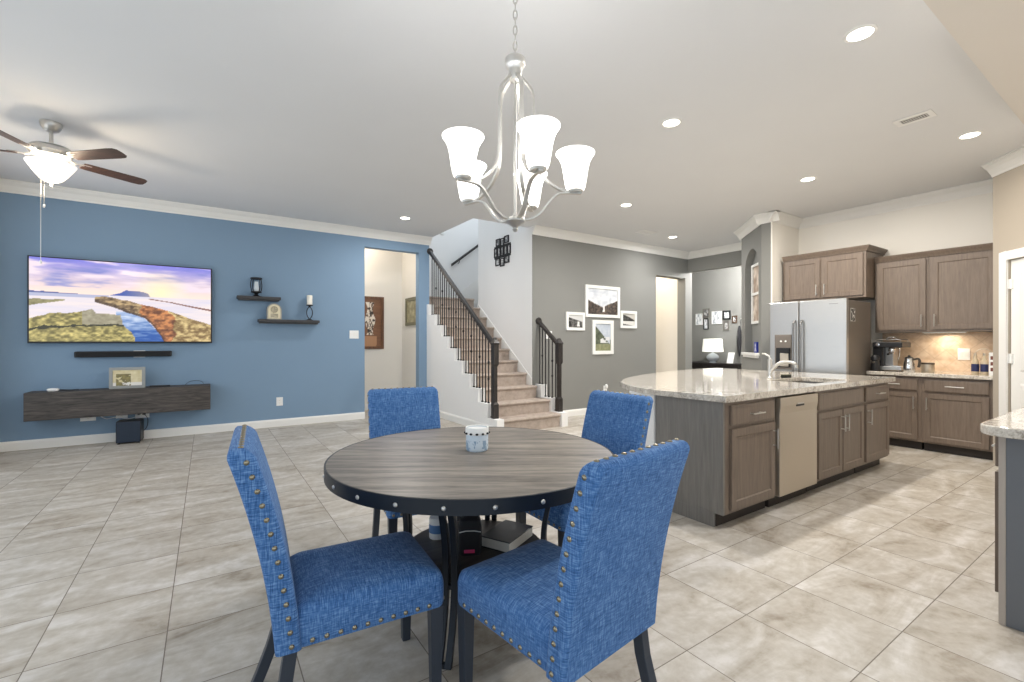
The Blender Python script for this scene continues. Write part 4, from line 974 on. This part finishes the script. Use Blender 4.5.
# floating shelves
def shelf(label, x0, x1, z0, z1):
    s = thing('wall_shelf', label, 'shelf', ((x0+x1)/2, WY, z0)); w = (x1-x0)/2
    b = MB(); b.box(-w, w, -.16, -.001, .02, z1-z0); b.build('board', m_shelf, s, bevel=.003)
    b = MB(); b.box(-w+.02, w-.02, -.13, -.001, 0, .0199); b.build('support_rail', m_shelf, s); return s
shelf('short dark floating shelf, upper of two on the blue wall', .36, .93, 1.915, 1.975)
shelf('long dark floating shelf, lower of two on the blue wall', .63, 1.48, 1.58, 1.64)
ln = thing('candle_lantern', 'black metal lantern with glass chimney on the upper wall shelf', 'lantern', (.61, WY-.08, 1.975))
b = MB(); b.lathe([(.001, 0), (.055, 0), (.06, .006), (.03, .02), (.02, .04), (.05, .055), (.07, .06), (.07, .075), (.001, .075)], seg=24); b.build('base', m_iron, ln, smooth=True)
b = MB(); b.lathe([(.07, .255), (.078, .26), (.078, .275), (.07, .28), (.064, .275), (.064, .26)], seg=24); b.build('top_ring', m_iron, ln, smooth=True)
for k in range(4):
    a = PI/2*k+.5; b = MB(); b.tube(spl([(.068*math.cos(a), .068*math.sin(a), .07), (.082*math.cos(a), .082*math.sin(a), .12), (.088*math.cos(a), .088*math.sin(a), .17), (.082*math.cos(a), .082*math.sin(a), .22), (.072*math.cos(a), .072*math.sin(a), .262)], 3), .006); b.build('scroll_bar', m_iron, ln, smooth=True)
b = MB(); b.lathe([(.026, .0755), (.03, .08), (.036, .12), (.03, .17), (.024, .22), (.022, .22), (.028, .17), (.034, .12), (.028, .08)], seg=20); b.build('glass_chimney', flat('milky glass', rgb(215, 224, 230), .15), ln, smooth=True)
cl = thing('mantel_clock', 'small arched wooden photo clock on the lower wall shelf', 'clock', (.845, WY-.09, 1.64))
def arch(w, h, n=14): return [(-w/2, 0), (w/2, 0)]+[(w/2*math.cos(a), h-w/2+w/2*math.sin(a)) for a in [PI*k/n for k in range(n+1)]]
b = MB(); b.loft([[(x, y, z) for x, z in arch(.2, .24)] for y in (-.03, .03)]); b.build('case', flat('pewter case', rgb(160, 158, 150), .4, .3), cl, smooth=True)
b = MB(); b.loft([[(x, -.034, z+.012) for x, z in arch(.165, .215)], [(x, -.0305, z+.012) for x, z in arch(.165, .215)]]); b.build('face', flat('cream clock face', rgb(222, 212, 182), .5), cl, smooth=True)
b = MB(); b.lathe([(.045, 0), (.05, -.003), (.045, -.004), (.042, -.002)], (0, -.0342, .15), 24, 'y'); b.build('dial_ring', m_brass, cl)
b = MB(); b.box(-.002, .002, -.037, -.0345, .15, .185); b.box(-.001, .025, -.037, -.0345, .148, .152); b.build('hands', m_black, cl)
b = MB(); b.box(-.05, .05, -.036, -.0342, .03, .085); b.build('plaque', m_brass, cl, bevel=.002)
hd = thing('candle_holder', 'tall black looped candlestick with a white pillar candle', 'candle holder', (1.345, WY-.08, 1.64))
b = MB(); b.lathe([(.001, 0), (.05, 0), (.05, .006), (.015, .025), (.001, .028)], seg=20); b.build('base', m_iron, hd, smooth=True)
for s in (-1, 1):
    b = MB(); b.tube(spl([(0, 0, .02), (s*.03, 0, .06), (s*.042, 0, .12), (s*.03, 0, .18), (0, 0, .215)], 4), .0065); b.build('loop', m_iron, hd, smooth=True)
b = MB(); b.lathe([(.001, .21), (.014, .212), (.02, .225), (.048, .232), (.05, .245), (.001, .245)], seg=20); b.build('cup', m_iron, hd, smooth=True)
cd = thing('pillar_candle', 'white pillar candle standing on the looped candlestick', 'candle', (1.345, WY-.08, 1.8852))
b = MB(); b.lathe([(.001, 0), (.04, 0), (.041, .003), (.041, .145), (.037, .15), (.001, .144)], seg=24); b.build('wax', flat('ivory wax', rgb(244, 240, 228), .5), cd, smooth=True)
b = MB(); b.tube([(0, 0, .143), (.002, 0, .165)], .0015, 6); b.build('wick', m_black, cd)

# hall pictures
def f_hall(u, v):
    n = fbm(u*16, v*20, 21); d = abs(u-.42)
    if .24 < v < .93 and d < .20+.06*math.sin(v*14):
        return (236, 226, 212) if n > .52 else ((60, 50, 44) if n < .42 else (150, 128, 108))
    if v < .22 and d < .34 and (v-.12)**2*18+(d/.36)**2 < 1: return (184, 138, 102)
    return mixc((112, 76, 52), (146, 102, 72), fbm(u*3, v*40, 22))
def framed(name, label, loc, w, h, f, mat_f, fn, rz=0, d=.025, grp=None, nx=36, ny=36, matw=0, cat='picture'):
    p = thing(name, label, cat, loc, rz, grp)
    frame_mesh(w, h, f, d).build('frame', mat_f, p, loc=(0, -.001, 0))
    if matw:
        b = MB(); b.box(-w/2+f-.002, w/2-f+.002, -.008, -.004, f-.002, h-f+.002); b.build('mat_board', m_plastic, p)
    o = f+matw
    picture('print', w-2*o+.004, h-2*o+.004, nx, ny, fn, m_print, p, (0, -.0095, o-.002)); return p
framed('shadow_box', 'tall brown carved panel on the hall wall behind the blue doorway', (2.64, 8.85, 1.165), .47, 1.01, .05, wood('brown frame wood', rgb(84, 56, 38), rgb(120, 82, 56)), f_hall, nx=40, ny=80)
def f_olive(u, v):
    n = fbm(u*6, v*8, 31); return mixc((120, 112, 84), (196, 190, 150), n*1.1-.1+(.3 if .35 < u < .7 and v > .25 else 0)*n)
framed('framed_print', 'olive framed print on the right-hand hall wall', (3.25, 8.30, 1.615), .62, .53, .06, flat('olive frame', rgb(120, 116, 92), .5), f_olive, rz=-PI/2)

# ================================================================ GREY WALL PHOTOS
GY = 6.1; mw = flat('white picture frame', rgb(240, 240, 236), .4)
def f_big(u, v):
    n = fbm(u*8, v*8, 41); n2 = fbm(u*26, v*20, 42)
    ridge = .56-.30*min(u/.52, 1) if u < .52 else .30+.28*(u-.52)/.48
    if abs(u-.53) < .025+.04*(.3-v) and .12 < v < .34: return (240, 238, 234)
    if v < ridge+.04*(n-.5): return mixc((44, 38, 36), (150, 130, 112), (n2-.25)*1.3)
    c = mixc((236, 238, 240), (176, 182, 192), (n-.35)*1.3)
    return c
def f_l(u, v):
    n = fbm(u*9, v*9, 51); 
    if abs(u-.72) < .07+.08*(.4-v) and .1 < v < .5: return (238, 236, 232)
    if v < .82-.35*u: return mixc((24, 24, 24), (150, 148, 144), (n-.3)*1.8)
    return (214, 214, 212)
def f_r(u, v):
    n = fbm(u*9, v*9, 61)
    if v < .14 and v < .16*(1-u): return (60, 58, 54)
    if v < .38: return (222, 220, 214)
    if v < .9-.45*u**1.5: return mixc((40, 38, 36), (140, 134, 124), (n-.3)*1.6)
    return (200, 196, 188)
def f_b(u, v):
    n = fbm(u*9, v*11, 71)
    if .35 < u < .95 and .28 < v < .52 and n > .42 and v < .32+.3*u: return (226, 226, 226)
    if v < .25: return mixc((112, 116, 82), (164, 164, 130), n)
    if v < .92-.75*u**1.2 or (v < .45 and n > .5): return mixc((56, 62, 50), (122, 130, 104), n)
    return mixc((214, 220, 226), (178, 188, 202), n)
framed('framed_photograph', 'largest of four white framed photographs, wide valley view on the grey wall', (6.066, GY, 1.75), .87, .58, .055, mw, f_big, nx=56, ny=40)
framed('framed_photograph', 'left small white framed black and white photograph on the grey wall', (5.395, GY, 1.505), .43, .32, .05, mw, f_l)
framed('framed_photograph', 'right small white framed photograph of a lake on the grey wall', (6.75, GY, 1.565), .44, .33, .05, mw, f_r)
framed('framed_photograph', 'tall white framed photograph hanging below the largest photograph on the grey wall', (6.066, GY, 1.075), .53, .625, .065, mw, f_b, ny=50)
plate('white double switch behind the short stair railing on the grey wall', 4.80, 1.42, .15, .13, 's', GY)
pl = plate('white plug-in night light low on the grey wall', 6.13, .43, .09, .13, 'o', GY)
b = MB(); b.ball((0, -.035, .05), .03, .028, .045, 12, 8); b.build('night_light', m_plastic, pl, smooth=True)
plate('white switch on the cream wall inside the grey doorway', 8.95, 1.42, .09, .13, 's', 0, 0, at=(9.0-.62, 7.3, 1.33))
plate('white outlet on the travertine backsplash beside the pantry end of the counter', 0, 0, .11, .14, 's', at=(7.738, 1.605, 1.15), rz=-PI/2)
# black photo collage on the white stair wall (faces -X)
cg = thing('photo_collage', 'black multi-opening photo collage on the white stair wall', 'picture frame', (4.459, 7.0, 2.70), -PI/2)
def f_ph(k):
    def f(u, v):
        n = fbm(u*4+k, v*5, 80+k); return mixc((70, 70, 72), (236, 236, 234), (n-.25)*2.0)
    return f
slots = [(-.17, .35, .13, .16), (-.02, .33, .11, .19), (.13, .36, .13, .15)]
k = 0
for row, (zz, hh, ws) in enumerate([(0, .13, [.15, .13, .15]), (.16, .17, [.10, .10, .10, .10, .10]), (.36, .13, [.14, .12, .14])]):
    x = -(sum(ws)+.012*(len(ws)-1))/2
    for j, w_ in enumerate(ws):
        dz = (.0, -.03, .01)[j] if row != 1 else 0
        fm = frame_mesh(w_, hh+(.02 if j == 1 and row != 1 else 0), .016, .02).build('small_frame', m_iron, cg, loc=(x+w_/2, 0, zz+dz))
        picture('photo', w_-.03, hh-.03, 8, 10, f_ph(k), m_print, fm, (0, -.007, .016)); k += 1
        x += w_+.012
b = MB(); b.box(-.27, .27, -.012, -.002, .131, .159); b.box(-.27, .27, -.012, -.002, .331, .359); b.build('cross_rail', m_iron, cg)

# ================================================================ NICHE
NR = Matrix.Rotation(DIAG, 4, 'Z')
def nloc(t, d, z): return (6.95+(t+d)/S2, 3.65+(t-d)/S2, z)
nf = thing('window_frame_decor', 'white two-pane window frame ornament inside the arched niche', 'wall decor', nloc(.505, .108, 1.60), -3*PI/4)
frame_mesh(.56, .97, .04, .03).build('frame', m_trim, nf)
b = MB(); b.box(-.25, .25, -.03, -.002, .465, .505); b.build('cross_bar', m_trim, nf)
def f_fl(u, v):
    n = fbm(u*7, v*12, 91); return mixc((150, 128, 110), (226, 214, 200), (n-.3)*2.2)
picture('floral_panel', .49, .90, 20, 36, f_fl, m_print, nf, (0, -.006, .035))
plate('white switch plate at the back of the arched niche', 0, 0, .10, .16, 's', at=nloc(.42, .1095, 1.42), rz=-3*PI/4)
rb_ = thing('ribbon_box', 'small blue box with a ribbon print on the niche sill', 'box', nloc(.36, .045, 1.1305), -3*PI/4)
b = MB(); b.box(-.07, .07, -.03, .03, 0, .17); b.build('box', flat('royal blue card', rgb(34, 52, 150), .45), rb_, bevel=.003)
b = MB(); b.tube([(-.03, -.0305, .02), (.01, -.0305, .12), (0, -.0305, .145), (-.012, -.0305, .12), (.03, -.0305, .02)], .001, w=.009, up=(0, 1, 0)); b.build('ribbon', m_plastic, rb_)

# ================================================================ STUDY BEYOND
tb = thing('console_table', 'dark console table against the study wall beyond the island', 'table', (10.25, 6.55, 0))
b = MB(); b.box(-.25, .25, -.78, .72, .76, .80); b.build('top', m_rail, tb, bevel=.004)
b = MB(); b.box(-.22, .22, -.74, .68, .66, .7599); b.build('apron', m_rail, tb)
for x in (-.2, .2):
    for y in (-.72, .66):
        b = MB(); b.box(x-.025, x+.025, y-.025, y+.025, 0, .6599); b.build('leg', m_rail, tb)
lp = thing('table_lamp', 'lit table lamp with a white round base on the dark console', 'lamp', (10.2, 6.54, .80))
b = MB(); b.lathe([(.001, 0), (.08, 0), (.08, .015), (.06, .03), (.11, .06), (.145, .11), (.14, .16), (.09, .21), (.04, .23), (.02, .25), (.001, .25)], seg=28); b.build('base', flat('white glazed ceramic', rgb(214, 222, 230), .15), lp, smooth=True)
b = MB(); b.lathe([(.012, .25), (.012, .40), (.001, .40)], seg=10); b.build('stem', m_nickel, lp)
b = MB(); b.lathe([(.235, .265), (.237, .265), (.215, .575), (.213, .575)], seg=36); b.build('lamp_shade', m_lampshade, lp, smooth=True)
b = MB(); b.lathe([(.001, .4), (.02, .42), (.03, .46), (.02, .5), (.001, .51)], seg=14); b.build('bulb', m_shade, lp, smooth=True)
lamp('lamp bulb', (0, 0, .53), 22, (.92, .96, 1.0), lp, size=.06)
lamp('lamp bulb low', (0, 0, .30), 8, (.86, .93, 1.0), lp, size=.05)
cdn = thing('greeting_card', 'white card leaning on the console right of the lamp', 'card', (10.3, 6.15, .801), -PI/2)
b = MB(); b.loft([[(-.08, -.03, 0), (.08, -.03, 0), (.08, .05, .25), (-.08, .05, .25)], [(-.08, -.027, 0), (.08, -.027, 0), (.08, .053, .25), (-.08, .053, .25)]]); b.build('card', m_plastic, cdn)
SX = 10.6
mg2 = flat('grey frame', rgb(110, 106, 100), .5)
def wp(label, y, z, w, h, f, mt, k, fn=None):
    return framed('wall_picture', label, (SX, y, z), w, h, f, mt, fn or f_ph(k), -PI/2, .02, None, 10, 12)
def f_wh(u, v): return (238, 240, 242) if fbm(u*5, v*5, 95) < .6 else (170, 176, 182)
wp('unframed white print at the left of the study wall pictures', 7.17, 1.74, .20, .29, .012, mw, 1, f_wh)
wp('brown framed picture above the narrow black frame on the study wall', 6.97, 1.92, .19, .23, .03, mg2, 2)
wp('narrow black framed picture below the brown frame on the study wall', 6.98, 1.62, .14, .28, .02, m_black, 3, f_wh)
wp('large white print in the middle of the study wall pictures', 6.68, 1.75, .27, .32, .012, mw, 4, f_wh)
wp('square black framed picture high on the study wall', 6.42, 1.85, .20, .22, .035, m_black, 5, f_wh)
wp('dark framed picture below the square black frame on the study wall', 6.43, 1.59, .14, .22, .03, mg2, 6)
wp('small dark picture nearest the right of the study wall', 6.22, 1.76, .12, .17, .02, flat('brown frame', rgb(88, 66, 50), .5), 7)
um = thing('hanging_umbrella', 'dark folded umbrella hanging at the right of the study wall', 'umbrella', (10.52, 6.06, .95))
b = MB(); b.lathe([(.001, 0), (.012, .01), (.035, .12), (.05, .35), (.045, .6), (.02, .72), (.012, .74), (.001, .74)], seg=14); b.build('folded_canopy', flat('black umbrella cloth', rgb(44, 44, 48), .8), um, smooth=True)
b = MB(); b.tube(spl([(0, 0, .73), (0, 0, .85), (0, -.03, .91), (0, -.07, .90), (0, -.08, .86)], 4), .01); b.build('handle', m_nickel, um, smooth=True)
b = MB(); b.tube([(.0, -.03, .90), (.078, -.03, .915)], .006); b.build('wall_hook', m_nickel, um)
# light fittings out of view, added to brighten the hall, passage and study
def fill_flush(x, y, z, power, label, col=NEUT):
    f = thing('fill_flush_light', label, 'ceiling light', (x, y, z))
    b = MB(); b.lathe([(.001, 0), (.15, 0), (.15, -.02), (.14, -.025), (.001, -.025)], seg=28); b.build('base', m_nickel, f)
    b = MB(); b.lathe([(.13, -.0255), (.14, -.03), (.12, -.08), (.06, -.1), (.001, -.102)], seg=28); b.build('glass_dome', m_bowl, f, smooth=True)
    lamp('flush bulb', (0, 0, -.16), power, col, f, size=.1)
fill_flush(2.3, 8.42, 3.3, 16, 'added unseen domed ceiling light in the hall behind the blue wall', (1, .86, .7))
fill_flush(8.0, 6.8, H, 28, 'added unseen domed ceiling light inside the grey doorway', (1, .88, .72))
fill_flush(9.6, 5.4, H-.1, 240, 'added unseen domed ceiling light in the study')
